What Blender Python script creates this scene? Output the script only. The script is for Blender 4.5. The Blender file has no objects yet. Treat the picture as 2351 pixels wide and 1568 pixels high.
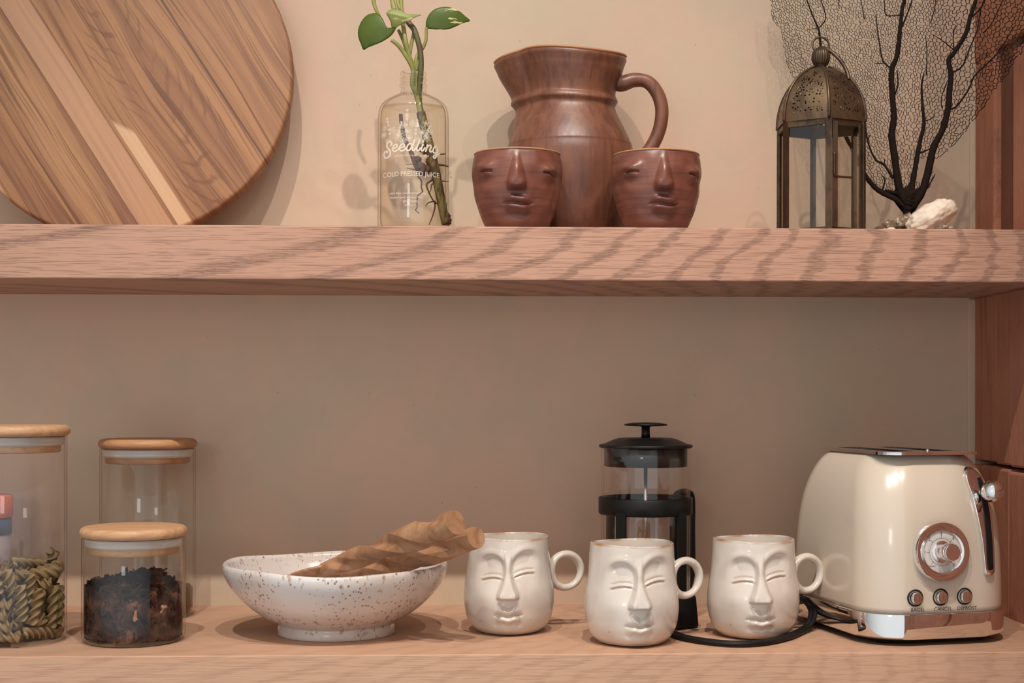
import bpy, bmesh, math, random
from mathutils import Vector, Matrix, noise, geometry
from math import sin, cos, pi, sqrt, atan2, exp, radians
scene = bpy.context.scene
COL = scene.collection
# ------------------------------------------------------------------ view geometry (2351 x 1568 frame)
F, PX0, HZ = 3300.0, 1175.5, 910.0
DC, CZ, YAW, ROLL = 1.384, 0.2483, math.atan(0.035), 0.0015
CS, SN = cos(YAW), sin(YAW)
WALL, UFRONT, SH = 0.33, 0.096, 0.4232      # back wall y, upper shelf front y, upper shelf top z

def _uv(px, py):
    a, b = px - PX0, HZ - py
    a, b = a*cos(ROLL) + b*sin(ROLL)*-1, b*cos(ROLL) + a*sin(ROLL)
    return a/F, b/F
def P(px, py, Y):
    """point of the plane y=Y seen at pixel (px,py)"""
    u, v = _uv(px, py); w = (Y + DC)/(CS - u*SN)
    return Vector((w*(SN + u*CS), Y, CZ + w*v))
def W(px, Y):
    u = (px - PX0)/F
    return (Y + DC)/(CS - u*SN)
def K(px, Y):                                # metres per pixel there
    return W(px, Y)/F
def FL(px, py, z=0.0):
    u, v = _uv(px, py); w = (z - CZ)/v
    return Vector((w*(SN + u*CS), -DC + w*(CS - u*SN), z))

# ------------------------------------------------------------------ object helpers
def mesh(name, verts, faces, smooth=True):
    me = bpy.data.meshes.new(name)
    me.from_pydata([tuple(v) for v in verts], [], faces)
    me.validate(); me.update()
    if smooth:
        me.polygons.foreach_set('use_smooth', [True]*len(me.polygons))
    return me
def part(name, vf, mat, parent=None, smooth=True, loc=None, rot=None, label=None, angle=None):
    me = vf if isinstance(vf, bpy.types.Mesh) else mesh(name, vf[0], vf[1], smooth)
    if angle is not None:
        try: me.set_sharp_from_angle(angle=radians(angle))
        except Exception: pass
    o = bpy.data.objects.new(name, me); COL.objects.link(o)
    if mat: me.materials.append(mat)
    if parent: o.parent = parent
    if loc is not None: o.location = loc
    if rot is not None: o.rotation_euler = rot
    if label: o['label'] = label
    return o
def tag(o, label, cat, group=None, kind=None):
    o['label'] = label; o['category'] = cat
    if group: o['group'] = group
    if kind: o['kind'] = kind
    return o
def thing(name, label, cat, loc=(0,0,0), rotz=0.0, group=None):
    o = bpy.data.objects.new(name, None); COL.objects.link(o)
    o.empty_display_size = 0.02
    o.location = loc; o.rotation_euler = (0,0,rotz)
    return tag(o, label, cat, group)
def structure(o):
    o['kind'] = 'structure'; return o
def dup(root, loc, rotz, label=None):
    r = root.copy(); COL.objects.link(r); r.location = loc; r.rotation_euler = (0,0,rotz)
    if label: r['label'] = label
    for ch in list(root.children):
        c = ch.copy(); COL.objects.link(c); c.parent = r
        for g in ch.children:
            d = g.copy(); COL.objects.link(d); d.parent = c
    return r

def catmull(pts, n):
    """resample a polyline of tuples through its points"""
    out = []; m = len(pts)
    for i in range(m-1):
        p0 = pts[max(i-1,0)]; p1 = pts[i]; p2 = pts[i+1]; p3 = pts[min(i+2,m-1)]
        for k in range(n):
            t = k/n; a=[]
            for c in range(len(p1)):
                a.append(.5*((2*p1[c])+(-p0[c]+p2[c])*t+(2*p0[c]-5*p1[c]+4*p2[c]-p3[c])*t*t+(-p0[c]+3*p1[c]-3*p2[c]+p3[c])*t**3))
            out.append(tuple(a))
    out.append(tuple(pts[-1])); return out

def lathe(prof, n=72, disp=None, close=False):
    """prof: (r,z) list from bottom/out to top/in; r~0 ends are capped by a pole"""
    verts=[]; faces=[]; rows=[]
    for (r,z) in prof:
        if r < 1e-6:
            rows.append([len(verts)]); verts.append(Vector((0,0,z)))
        else:
            row=[]
            for i in range(n):
                a = 2*pi*i/n; rr, zz = r, z
                if disp: rr, zz = disp(r, z, a)
                row.append(len(verts)); verts.append(Vector((rr*cos(a), rr*sin(a), zz)))
            rows.append(row)
    pairs = list(zip(rows, rows[1:]))
    if close: pairs.append((rows[-1], rows[0]))
    for A,B in pairs:
        if len(A)==1 and len(B)==1: continue
        for i in range(n):
            j=(i+1)%n
            if len(A)==1: faces.append((A[0],B[j],B[i]))
            elif len(B)==1: faces.append((A[i],A[j],B[0]))
            else: faces.append((A[i],A[j],B[j],B[i]))
    return verts, faces
def xf(vf, M):
    return [M @ Vector(v) for v in vf[0]], vf[1]
def join(*vfs):
    V=[];Fc=[]
    for v,f in vfs:
        o=len(V); V+=list(v); Fc+=[tuple(i+o for i in q) for q in f]
    return V,Fc
def tube(pts, rad, n=10, shape=None, twist=None, caps=True):
    """tube through pts; rad number/list; shape(angle, t)->factor"""
    pts=[Vector(p) for p in pts]; m=len(pts)
    R = rad if isinstance(rad,(list,tuple)) else [rad]*m
    T=[]
    for i in range(m):
        t = pts[min(i+1,m-1)]-pts[max(i-1,0)]
        T.append(t.normalized() if t.length>1e-9 else Vector((0,0,1)))
    up = Vector((0,0,1)) if abs(T[0].z)<.9 else Vector((0,1,0))
    nrm = (up - T[0]*up.dot(T[0])).normalized()
    V=[];Fc=[]
    for i in range(m):
        if i:
            q = T[i-1].rotation_difference(T[i]); nrm = q @ nrm
            nrm = (nrm - T[i]*nrm.dot(T[i])).normalized()
        b = T[i].cross(nrm)
        for k in range(n):
            a=2*pi*k/n; s=R[i]*(shape(a,i/(m-1)) if shape else 1)
            aa = a+(twist(i/(m-1)) if twist else 0)
            V.append(pts[i]+(nrm*cos(aa)+b*sin(aa))*s)
    for i in range(m-1):
        for k in range(n):
            l=(k+1)%n
            Fc.append((i*n+k,i*n+l,(i+1)*n+l,(i+1)*n+k))
    if caps:
        Fc.append(tuple(range(n-1,-1,-1))); Fc.append(tuple((m-1)*n+k for k in range(n)))
    return V,Fc
def box(x0,x1,y0,y1,z0,z1,bevel=0.0,seg=3):
    bm=bmesh.new(); bmesh.ops.create_cube(bm,size=1)
    for v in bm.verts:
        v.co=Vector(((x0+x1)/2+v.co.x*(x1-x0),(y0+y1)/2+v.co.y*(y1-y0),(z0+z1)/2+v.co.z*(z1-z0)))
    if bevel>0:
        bmesh.ops.bevel(bm,geom=list(bm.edges),offset=bevel,segments=seg,profile=.5,affect='EDGES')
    bm.verts.ensure_lookup_table(); bm.verts.index_update()
    V=[v.co.copy() for v in bm.verts]; Fc=[tuple(v.index for v in f.verts) for f in bm.faces]
    bm.free(); return V,Fc
def rrect(a,b,r,n=14):
    """rounded rectangle outline half sizes a (x) b (y), corner radius r, counter clockwise"""
    pts=[]
    for (sx,sy,a0) in ((1,1,0),(-1,1,pi/2),(-1,-1,pi),(1,-1,3*pi/2)):
        for k in range(n+1):
            t=a0+pi/2*k/n
            pts.append((sx*(a-r)+r*cos(t), sy*(b-r)+r*sin(t)))
    return pts
def loft(rings, cap0=True, cap1=True):
    """rings: list of lists of Vector of equal length"""
    V=[];Fc=[];n=len(rings[0])
    for r in rings: V+= [Vector(p) for p in r]
    for i in range(len(rings)-1):
        for k in range(n):
            l=(k+1)%n
            Fc.append((i*n+k,i*n+l,(i+1)*n+l,(i+1)*n+k))
    if cap0: Fc.append(tuple(range(n-1,-1,-1)))
    if cap1: Fc.append(tuple((len(rings)-1)*n+k for k in range(n)))
    return V,Fc
def text_mesh(body, size, align='CENTER', shear=0.0, bold=0.0, depth=0.0):
    cu=bpy.data.curves.new('t','FONT'); cu.body=body; cu.size=size; cu.align_x=align; cu.align_y='CENTER'
    cu.shear=shear; cu.offset=bold; cu.extrude=depth; cu.resolution_u=3
    o=bpy.data.objects.new('t',cu); COL.objects.link(o)
    dg=bpy.context.evaluated_depsgraph_get(); dg.update()
    me=o.evaluated_get(dg).to_mesh()
    V=[v.co.copy() for v in me.vertices]; Fc=[tuple(p.vertices) for p in me.polygons]
    o.evaluated_get(dg).to_mesh_clear()
    bpy.data.objects.remove(o); bpy.data.curves.remove(cu)
    return V,Fc
def smooth01(a,b,x):
    t=max(0,min(1,(x-a)/(b-a))); return t*t*(3-2*t)
def gauss(x,s): return exp(-(x/s)**2)

# ------------------------------------------------------------------ material helpers
def srgb(r,g,b):
    f=lambda c:(c/255/12.92 if c/255<=.04045 else ((c/255+.055)/1.055)**2.4)
    return (f(r),f(g),f(b),1)
class Mat:
    def __init__(s,name):
        s.m=bpy.data.materials.new(name); s.m.use_nodes=True; s.t=s.m.node_tree; s.t.nodes.clear()
        s.out=s.t.nodes.new('ShaderNodeOutputMaterial')
    def n(s,kind,ins=None,**at):
        nd=s.t.nodes.new('ShaderNode'+kind)
        for k,v in at.items(): setattr(nd,k,v)
        for k,v in (ins or {}).items():
            sk=nd.inputs[k]
            if isinstance(v,bpy.types.NodeSocket): s.t.links.new(v,sk)
            elif isinstance(v,bpy.types.Node): s.t.links.new(v.outputs[0],sk)
            else: sk.default_value=v
        return nd
    def math(s,op,a,b=0.0,c=0.0,clamp=False):
        nd=s.t.nodes.new('ShaderNodeMath'); nd.operation=op; nd.use_clamp=clamp
        for i,v in enumerate((a,b,c)):
            if isinstance(v,bpy.types.Node): v=v.outputs[0]
            if isinstance(v,bpy.types.NodeSocket): s.t.links.new(v,nd.inputs[i])
            else: nd.inputs[i].default_value=v
        return nd.outputs[0]
    def coord(s,scale=(1,1,1),rot=(0,0,0),loc=(0,0,0),which='Object'):
        tc=s.n('TexCoord')
        mp=s.n('Mapping',{'Vector':tc.outputs[which],'Scale':scale,'Rotation':rot,'Location':loc})
        return mp.outputs[0]
    def noise(s,vec,scale,detail=3,rough=.5,dist=0.0):
        return s.n('TexNoise',{'Vector':vec,'Scale':scale,'Detail':detail,'Roughness':rough,'Distortion':dist}).outputs['Fac']
    def ramp(s,fac,stops,interp='LINEAR'):
        nd=s.n('ValToRGB',{'Fac':fac}); cr=nd.color_ramp; cr.interpolation=interp
        while len(cr.elements)<len(stops): cr.elements.new(.5)
        for e,(p,c) in zip(cr.elements,stops):
            e.position=p; e.color=c if len(c)==4 else (*c,1)
        return nd.outputs[0]
    def step(s,fac,a,b):
        nd=s.n('MapRange',{'Value':fac,'From Min':a,'From Max':b,'To Min':0.0,'To Max':1.0}); nd.interpolation_type='SMOOTHSTEP'
        return nd.outputs[0]
    def mix(s,fac,a,b,mode='MIX'):
        nd=s.t.nodes.new('ShaderNodeMix'); nd.data_type='RGBA'; nd.blend_type=mode; nd.clamp_factor=True
        for idx,v in ((0,fac),(6,a),(7,b)):
            if isinstance(v,bpy.types.NodeSocket): s.t.links.new(v,nd.inputs[idx])
            else: nd.inputs[idx].default_value=v
        return nd.outputs[2]
    def bump(s,h,strength=.2,dist=.001):
        return s.n('Bump',{'Height':h,'Strength':strength,'Distance':dist}).outputs[0]
    def bsdf(s,color,rough=.5,metal=0.0,normal=None,**kw):
        ins={'Base Color':color,'Roughness':rough,'Metallic':metal}
        if normal is not None: ins['Normal']=normal
        for k,v in kw.items(): ins[k.replace('_',' ')]=v
        nd=s.n('BsdfPrincipled',ins); s.t.links.new(nd.outputs[0],s.out.inputs[0]); s.m.diffuse_color=color if not isinstance(color,bpy.types.NodeSocket) else (.5,.5,.5,1)
        return s.m
    def surf(s,shader):
        s.t.links.new(shader.outputs[0],s.out.inputs[0]); return s.m
def simple(name,c,rough=.5,metal=0.0,**kw):
    return Mat(name).bsdf(c,rough,metal,**kw)
def thin_glass(name,tint=(1,1,1,1),edge=(.8,.8,.8,1),refl=1.0,edge_at=.75,rough=.02):
    """a clear sheet: straight-through light tinted by path length, Fresnel reflection on top"""
    s=Mat(name)
    fc=s.n('LayerWeight',{'Blend':.5}).outputs['Facing']
    col=s.mix(s.step(fc,edge_at,1.0),tint,edge)
    tr=s.n('BsdfTransparent',{'Color':col})
    gl=s.n('BsdfGlossy',{'Color':(1,1,1,1),'Roughness':rough})
    fr=s.math('MULTIPLY_ADD',s.math('POWER',fc,5.0),.75,.04)
    fac=s.math('MULTIPLY',fr,refl,clamp=True)
    return s.surf(s.n('MixShader',{0:fac,1:tr,2:gl}))
# ------------------------------------------------------------------ materials
def oak(name, light, mid, dark, zmid, seed=0.0, band=1.0, dash=1.0, top_axis=False):
    s=Mat(name); c=s.coord(loc=(seed,seed*.37,0))
    tc=s.n('TexCoord').outputs['Object']
    xyz=s.n('SeparateXYZ',{0:tc}); x=xyz.outputs[0]; z=xyz.outputs[2]; y=xyz.outputs[1]
    h=s.math('ADD', s.math('SUBTRACT',z,zmid), s.math('MULTIPLY',y,.35))
    shear=s.math('MAXIMUM', s.math('MULTIPLY_ADD',x,-8.0,3.3), .35)
    wig=s.math('MULTIPLY', s.math('SUBTRACT', s.noise(s.coord(scale=(5,40,26),loc=(seed,0,seed)),1.0,2),.5), .085)
    fine=s.math('MULTIPLY', s.math('SUBTRACT', s.noise(s.coord(scale=(30,300,160),loc=(seed,0,seed)),1.0,2),.5), .022)
    xx=s.math('ADD', s.math('SUBTRACT',x,s.math('MULTIPLY',shear,h)), s.math('ADD',wig,fine))
    xx=s.math('ADD',xx,seed*.13)
    ph=s.math('MULTIPLY', xx, s.math('MULTIPLY_ADD',xx,11.7,12.76))
    cosv=s.math('COSINE', s.math('MULTIPLY',ph,2*pi))
    b=s.math('MULTIPLY', s.step(cosv,.30,.98), band)
    d1=s.noise(s.coord(scale=(24,1050,1050),loc=(seed,seed,seed)),1.0,2,.55)
    d2=s.noise(s.coord(scale=(80,1500,1500),loc=(seed+3,seed,seed)),1.0,2,.55)
    thr=s.math('ADD', d1, s.math('MULTIPLY',b,.05))
    dm=s.step(thr,.53,.60)
    dm2=s.math('MULTIPLY', s.step(d2,.49,.60), s.math('MULTIPLY_ADD',b,.80,.06))
    big=s.noise(s.coord(scale=(2.5,9,9),loc=(seed,0,0)),1.0,3)
    col=s.mix(big, light, mid)
    col=s.mix(s.math('MULTIPLY',b,.24), col, dark)
    col=s.mix(s.math('MULTIPLY',dm,.50*dash,clamp=True), col, dark)
    col=s.mix(s.math('MULTIPLY',dm2,.75*dash,clamp=True), col, dark)
    nb=s.bump(s.math('SUBTRACT',1.0,dm),.12,.0006)
    return s.bsdf(col,.55,normal=nb,Specular_IOR_Level=.3)
M={}
M['oak_up']=oak('oak_upper',srgb(192,149,126),srgb(180,136,113),srgb(110,80,67),.395)
M['oak_low']=oak('oak_lower',srgb(202,162,134),srgb(191,148,120),srgb(146,108,86),-.03,seed=2.3,band=.45,dash=.62)

def plaster():
    s=Mat('plaster')
    big=s.noise(s.coord(scale=(3.2,3.2,3.2)),1.0,4,.55)
    mid=s.noise(s.coord(scale=(11,11,8),loc=(3,1,5)),1.0,5,.6)
    fine=s.noise(s.coord(scale=(420,420,420)),1.0,2,.6)
    mott=s.noise(s.coord(scale=(45,45,60),loc=(1,7,2)),1.0,4,.6)
    col=s.mix(s.step(big,.40,.60), srgb(203,181,156), srgb(211,178,155))
    col=s.mix(s.math('MULTIPLY',s.step(mid,.44,.66),.45), col, srgb(193,176,152))
    col=s.mix(s.math('MULTIPLY',s.step(mott,.5,.75),.18), col, srgb(216,188,162))
    speck=s.step(s.noise(s.coord(scale=(150,150,150),loc=(9,2,4)),1.0,1),.80,.84)
    col=s.mix(s.math('MULTIPLY',speck,.35), col, srgb(120,90,70))
    h=s.math('ADD', s.math('MULTIPLY',fine,.35), s.math('MULTIPLY',mott,1.0))
    return s.bsdf(col,.85,normal=s.bump(h,.22,.0012),Specular_IOR_Level=.15)
M['plaster']=plaster()
def clay_wall(name,a,b,c):
    s=Mat(name)
    v=s.coord(scale=(60,60,5)); n1=s.noise(v,1.0,5,.6,.3)
    n2=s.noise(s.coord(scale=(6,6,6),loc=(2,2,2)),1.0,4,.6)
    n3=s.noise(s.coord(scale=(220,220,90)),1.0,3,.6)
    col=s.mix(s.step(n2,.3,.7),a,b)
    col=s.mix(s.math('MULTIPLY',s.step(n1,.5,.72),.6),col,c)
    h=s.math('ADD',n1,s.math('MULTIPLY',n3,.6))
    return s.bsdf(col,.8,normal=s.bump(h,.5,.002),Specular_IOR_Level=.2)
M['clay_a']=clay_wall('adobe_a',srgb(184,126,98),srgb(166,110,86),srgb(134,88,68))
M['clay_b']=clay_wall('adobe_b',srgb(126,86,66),srgb(110,74,58),srgb(92,60,46))
M['clay_c']=clay_wall('adobe_c',srgb(188,128,104),srgb(170,112,90),srgb(150,96,76))

def board_mat():
    """planks of teak; local x/z lie in the disc; bands across the grain coordinate u"""
    s=Mat('teak'); tc=s.n('TexCoord').outputs['Object']; xyz=s.n('SeparateXYZ',{0:tc}); x=xyz.outputs[0]; z=xyz.outputs[2]
    a=radians(57)
    u=s.math('ADD', s.math('MULTIPLY',x,sin(a)), s.math('MULTIPLY',z,cos(a)))      # across the planks
    l=s.math('SUBTRACT', s.math('MULTIPLY',x,cos(a)), s.math('MULTIPLY',z,sin(a))) # along the grain
    vec=s.n('CombineXYZ',{0:u,1:l,2:0.0}).outputs[0]
    mp=lambda sx,sy,ox=0.0:s.n('Mapping',{'Vector':vec,'Scale':(sx,sy,1),'Location':(ox,ox*.7,0)}).outputs[0]
    pts=BOARD_SEAMS
    pl=None
    for i,p in enumerate(pts):
        g=s.math('GREATER_THAN',u,p); pl=g if pl is None else s.math('ADD',pl,g)
    rnd=s.n('TexWhiteNoise',{'W':s.math('ADD',pl,3.7)},noise_dimensions='1D').outputs['Value']
    warp=s.math('MULTIPLY', s.math('SUBTRACT',s.noise(mp(7,2.2,1.0),1.0,2,.5),.5), .055)
    uu=s.math('ADD', s.math('ADD',u,warp), s.math('MULTIPLY',pl,.31))
    cv=lambda a,c,d,r:s.noise(s.n('CombineXYZ',{0:s.math('MULTIPLY',uu,a),1:s.math('MULTIPLY',l,c),2:pl}).outputs[0],1.0,d,r)
    vein=cv(30.0,1.0,4,.6); line=cv(150.0,2.2,3,.6); line2=cv(330.0,5.0,2,.5)
    fib=s.noise(mp(800,24),1.0,2,.5)
    blot=s.noise(mp(20,6,5.0),1.0,4,.6)
    base=s.ramp(rnd,[(0,srgb(172,124,86)),(.5,srgb(162,115,79)),(1,srgb(176,130,92))])
    col=s.mix(s.step(vein,.42,.70),base,srgb(126,83,61))
    col=s.mix(s.math('MULTIPLY',s.step(blot,.48,.75),.5),col,srgb(150,106,82))
    col=s.mix(s.math('MULTIPLY',s.step(line,.54,.64),.65),col,srgb(104,66,46))
    col=s.mix(s.math('MULTIPLY',s.step(line2,.55,.63),.45),col,srgb(98,62,43))
    cu=s.math('SUBTRACT',u,.022); ph=s.math('ADD', l, s.math('MULTIPLY', s.math('MULTIPLY',cu,cu), 46.0))
    ph=s.math('ADD', s.math('MULTIPLY',ph,210.0), s.math('MULTIPLY', s.noise(mp(60,18,2.0),1.0,4,.6), 9.0))
    cat=s.math('MULTIPLY', s.step(s.math('SINE',ph),.55,1.0), s.math('MULTIPLY', s.math('LESS_THAN',s.math('ABSOLUTE',cu),.045), s.step(s.noise(mp(30,9,7.0),1.0,2,.5),.40,.62)))
    col=s.mix(s.math('MULTIPLY',cat,.6),col,srgb(112,72,52))
    col=s.mix(s.math('MULTIPLY',s.step(fib,.42,.7),.16),col,srgb(130,88,62))
    for (u0,u1,c,f,l0) in BOARD_PALE:
        m=s.math('MULTIPLY', s.step(u,u0,u0+.0015), s.math('SUBTRACT',1.0,s.step(u,u1-.003,u1)))
        m=s.math('MULTIPLY',m,s.step(s.math('ADD',l,s.math('MULTIPLY',s.math('SUBTRACT',u,u0),-1.6)),l0,l0+.012))
        m=s.math('MULTIPLY',m,s.math('MULTIPLY_ADD',s.step(vein,.62,.8),-.5,1.0))
        col=s.mix(s.math('MULTIPLY',m,f),col,c)
    for p in pts:
        g=s.math('LESS_THAN', s.math('ABSOLUTE',s.math('SUBTRACT',u,p)), .00045)
        col=s.mix(s.math('MULTIPLY',g,.55),col,srgb(100,66,46))
    g=s.math('LESS_THAN', s.math('ABSOLUTE',s.math('SUBTRACT',u,BOARD_CRACK)), .0011)
    col=s.mix(s.math('MULTIPLY',g,.7),col,srgb(84,58,40))
    return s.bsdf(col,.5,normal=s.bump(fib,.08,.0004),Specular_IOR_Level=.3)

def bamboo(name,a,b,d):
    s=Mat(name)
    n1=s.noise(s.coord(scale=(14,150,150)),1.0,3,.55); n2=s.noise(s.coord(scale=(10,10,10)),1.0,2)
    n3=s.noise(s.coord(scale=(120,700,700)),1.0,2)
    col=s.mix(s.step(n1,.35,.7),a,b); col=s.mix(s.math('MULTIPLY',s.step(n2,.5,.75),.3),col,d)
    col=s.mix(s.math('MULTIPLY',s.step(n3,.56,.66),.3),col,d)
    return s.bsdf(col,.5,Specular_IOR_Level=.35)
M['lid_wood']=bamboo('lid_wood',srgb(204,160,120),srgb(188,142,104),srgb(166,118,82))
M['lid_wood2']=bamboo('lid_wood_dark',srgb(188,138,98),srgb(170,120,84),srgb(140,94,64))
def carved():
    s=Mat('carved_wood')
    n1=s.noise(s.coord(scale=(70,70,70),loc=(1,1,1)),1.0,4,.6,1.5); n2=s.noise(s.coord(scale=(14,14,14)),1.0,2,.5,1.0)
    n3=s.noise(s.coord(scale=(500,60,500),rot=(0,.35,.5)),1.0,2)
    col=s.mix(s.step(n2,.3,.7),srgb(186,142,108),srgb(162,118,86))
    col=s.mix(s.math('MULTIPLY',s.step(s.noise(s.coord(scale=(28,28,28),loc=(1,1,1)),1.0,4,.6,2.0),.42,.66),.6),col,srgb(126,84,56))
    col=s.mix(s.math('MULTIPLY',s.step(n3,.5,.75),.18),col,srgb(112,72,48))
    return s.bsdf(col,.5,Specular_IOR_Level=.3)
M['carved']=carved()
def terracotta(name,vert,a,b,c,rough):
    s=Mat(name)
    sc=(140,140,9) if vert else (9,9,150)
    st=s.noise(s.coord(scale=sc),1.0,4,.6); bl=s.noise(s.coord(scale=(16,16,16),loc=(4,4,4)),1.0,4,.55)
    col=s.mix(s.step(bl,.32,.70),a,b)
    col=s.mix(s.math('MULTIPLY',s.step(st,.42,.68),.55),col,c)
    dk=s.noise(s.coord(scale=(38,38,60),loc=(8,1,0)),1.0,3)
    col=s.mix(s.math('MULTIPLY',s.step(dk,.66,.76),.35),col,srgb(70,38,28))
    rg=s.n('MapRange',{'Value':st,'To Min':rough-.06,'To Max':rough+.18}).outputs[0]
    return s.bsdf(col,rg,normal=s.bump(s.math('ADD',st,s.math('MULTIPLY',bl,2.0)),.16,.0012),Specular_IOR_Level=.5)
M['jug']=terracotta('burnished_clay_jug',True,srgb(130,84,62),srgb(104,61,46),srgb(80,46,36),.32)
M['cup']=terracotta('burnished_clay_cup',False,srgb(130,80,63),srgb(104,58,47),srgb(80,44,37),.28)
M['clay_rim']=simple('bare_clay',srgb(176,124,86),.6)

def glaze():
    s=Mat('cream_glaze')
    at=s.n('Attribute',attribute_name='iron').outputs['Fac']
    n1=s.noise(s.coord(scale=(26,26,26)),1.0,3); n2=s.noise(s.coord(scale=(90,90,90),loc=(2,0,1)),1.0,3)
    sp=s.n('TexVoronoi',{'Vector':s.coord(scale=(1,1,1)),'Scale':75.0}).outputs['Distance']
    spm=s.math('SUBTRACT',1.0,s.step(sp,.035,.06))
    spm=s.math('MULTIPLY',spm,s.step(n1,.53,.60))
    col=s.mix(s.step(n1,.35,.7),srgb(214,203,191),srgb(202,189,177))
    col=s.mix(s.math('MULTIPLY',at,s.math('MULTIPLY_ADD',n2,.9,.35),clamp=True),col,srgb(164,112,70))
    col=s.mix(s.math('MULTIPLY',spm,.7),col,srgb(90,60,45))
    nb=s.bump(n1,.05,.002)
    return s.bsdf(col,.18,normal=nb,Coat_Weight=.4,Coat_Roughness=.05)
M['glaze']=glaze()
def speckled():
    s=Mat('speckled_glaze')
    c1=s.coord(scale=(1,1,.75))
    wob=s.noise(c1,60.0,3); n1=s.noise(c1,22.0,3,.55); n2=s.noise(c1,9.0,2)
    v=s.n('TexVoronoi',{'Vector':c1,'Scale':210.0,'Randomness':1.0}); v2=s.n('TexVoronoi',{'Vector':s.coord(scale=(1,1,.8),loc=(5,5,5)),'Scale':95.0})
    m1=s.math('MULTIPLY', s.math('SUBTRACT',1.0,s.step(v.outputs['Distance'],.13,.30)), s.step(n1,.44,.56))
    m2=s.math('MULTIPLY', s.math('SUBTRACT',1.0,s.step(s.math('ADD',v2.outputs['Distance'],s.math('MULTIPLY',wob,.25)),.20,.30)), s.step(s.noise(s.coord(scale=(1,1,1),loc=(2,8,3)),34.0,2),.48,.56))
    st=s.noise(s.coord(scale=(160,160,60)),1.0,4,.65,.6)
    zc=s.n('SeparateXYZ',{0:s.coord()}).outputs[2]
    low=s.math('ADD',s.math('SUBTRACT',1.0,s.step(zc,.012,.045)),s.step(zc,.058,.070),clamp=True)
    m3=s.math('MULTIPLY', s.step(s.math('ADD',st,s.math('MULTIPLY',low,.045)),.61,.68), s.step(s.math('ADD',n2,s.math('MULTIPLY',low,.15)),.45,.62))
    col=s.mix(s.step(n2,.35,.7),srgb(216,208,203),srgb(202,188,177))
    col=s.mix(s.math('MULTIPLY',m3,.75),col,srgb(150,104,70))
    col=s.mix(s.math('MULTIPLY',m1,.85),col,srgb(128,84,58))
    col=s.mix(s.math('MULTIPLY',m2,.9),col,srgb(104,66,46))
    h=s.math('SUBTRACT',n1,s.math('MULTIPLY',s.math('MAXIMUM',m1,m2),.5))
    return s.bsdf(col,.2,normal=s.bump(h,.35,.0015),Coat_Weight=.3,Coat_Roughness=.08)
M['bowl']=speckled()
M['glass']=thin_glass('jar_glass',(.985,.98,.97,1),(.60,.54,.48,1),.7,.74)
M['press_glass']=thin_glass('press_glass',(.985,.98,.975,1),(.78,.73,.68,1),.8,.75)
M['pane']=thin_glass('lantern_pane',(.95,.93,.90,1),(.8,.78,.74,1),.8,.8)
M['bottle']=thin_glass('bottle_glass',(.99,.982,.965,1),(.26,.20,.12,1),1.0,.66)
M['water']=thin_glass('water',(.985,.972,.945,1),(.75,.68,.55,1),.08,.7)
M['print']=simple('white_print',srgb(214,200,182),.6)
M['black']=simple('black_plastic',srgb(17,16,15),.42,Specular_IOR_Level=.3)
M['rubber']=simple('black_rubber',srgb(16,15,15),.5,Specular_IOR_Level=.3)
M['void']=simple('dark_slot',srgb(10,9,9),.6)
M['steel']=simple('steel',(.75,.74,.72,1),.18,1.0)
M['chrome']=simple('chrome',(.86,.85,.84,1),.045,1.0)
M['dialchrome']=simple('satin_chrome',(.86,.82,.80,1),.10,1.0)
M['cream']=Mat('cream_enamel').bsdf(srgb(206,190,171),.22,Coat_Weight=.6,Coat_Roughness=.06)
M['dial_face']=simple('dial_face',srgb(214,205,198),.25)
M['ink']=simple('dark_ink',srgb(70,58,54),.6)
M['silicone']=Mat('silicone').bsdf(srgb(214,204,196),.35,Transmission_Weight=.25)
def antique():
    s=Mat('antique_brass')
    n1=s.noise(s.coord(scale=(60,60,40)),1.0,4,.65); n2=s.noise(s.coord(scale=(14,14,14),loc=(3,3,3)),1.0,3)
    col=s.mix(s.step(n1,.35,.7),srgb(98,80,60),srgb(62,48,39)); col=s.mix(s.math('MULTIPLY',s.step(n2,.5,.7),.6),col,srgb(104,66,48))
    return s.bsdf(col,s.n('MapRange',{'Value':n1,'To Min':.3,'To Max':.6}).outputs[0],.75,normal=s.bump(n1,.2,.001))
M['brass']=antique()
def pierced():
    """sheet with a punched floral lattice; u = position across the panel, v = height (attribute 'uv3')"""
    s=Mat('pierced_brass')
    at=s.n('Attribute',attribute_name='uv3').outputs['Vector']
    xyz=s.n('SeparateXYZ',{0:at}); u=xyz.outputs[0]; v=xyz.outputs[1]
    vec=s.n('CombineXYZ',{0:u,1:v,2:0.0}).outputs[0]
    v1=s.n('TexVoronoi',{'Vector':vec,'Scale':340.0,'Randomness':.75}).outputs['Distance']
    ns=s.noise(vec,300.0,2,.5)
    hole=s.math('SUBTRACT',1.0,s.step(s.math('ADD',v1,s.math('MULTIPLY',s.math('SUBTRACT',ns,.5),.38)),.31,.37))
    edge=xyz.outputs[2]          # 1 inside the lattice field, 0 on the plain border
    hole=s.math('MULTIPLY',hole,s.math('GREATER_THAN',edge,.5))
    n1=s.noise(s.coord(scale=(60,60,40)),1.0,4,.65); n2=s.noise(s.coord(scale=(14,14,14),loc=(3,3,3)),1.0,3)
    col=s.mix(s.step(n1,.35,.7),srgb(118,96,72),srgb(84,66,52)); col=s.mix(s.math('MULTIPLY',s.step(n2,.5,.7),.6),col,srgb(108,70,50))
    nb=s.bump(s.math('SUBTRACT',n1,s.math('MULTIPLY',hole,2.0)),.3,.001)
    b=s.n('BsdfPrincipled',{'Base Color':col,'Roughness':.42,'Metallic':.75,'Normal':nb})
    tr=s.n('BsdfTransparent')
    return s.surf(s.n('MixShader',{0:hole,1:b,2:tr}))
M['pierced']=pierced()
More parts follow.
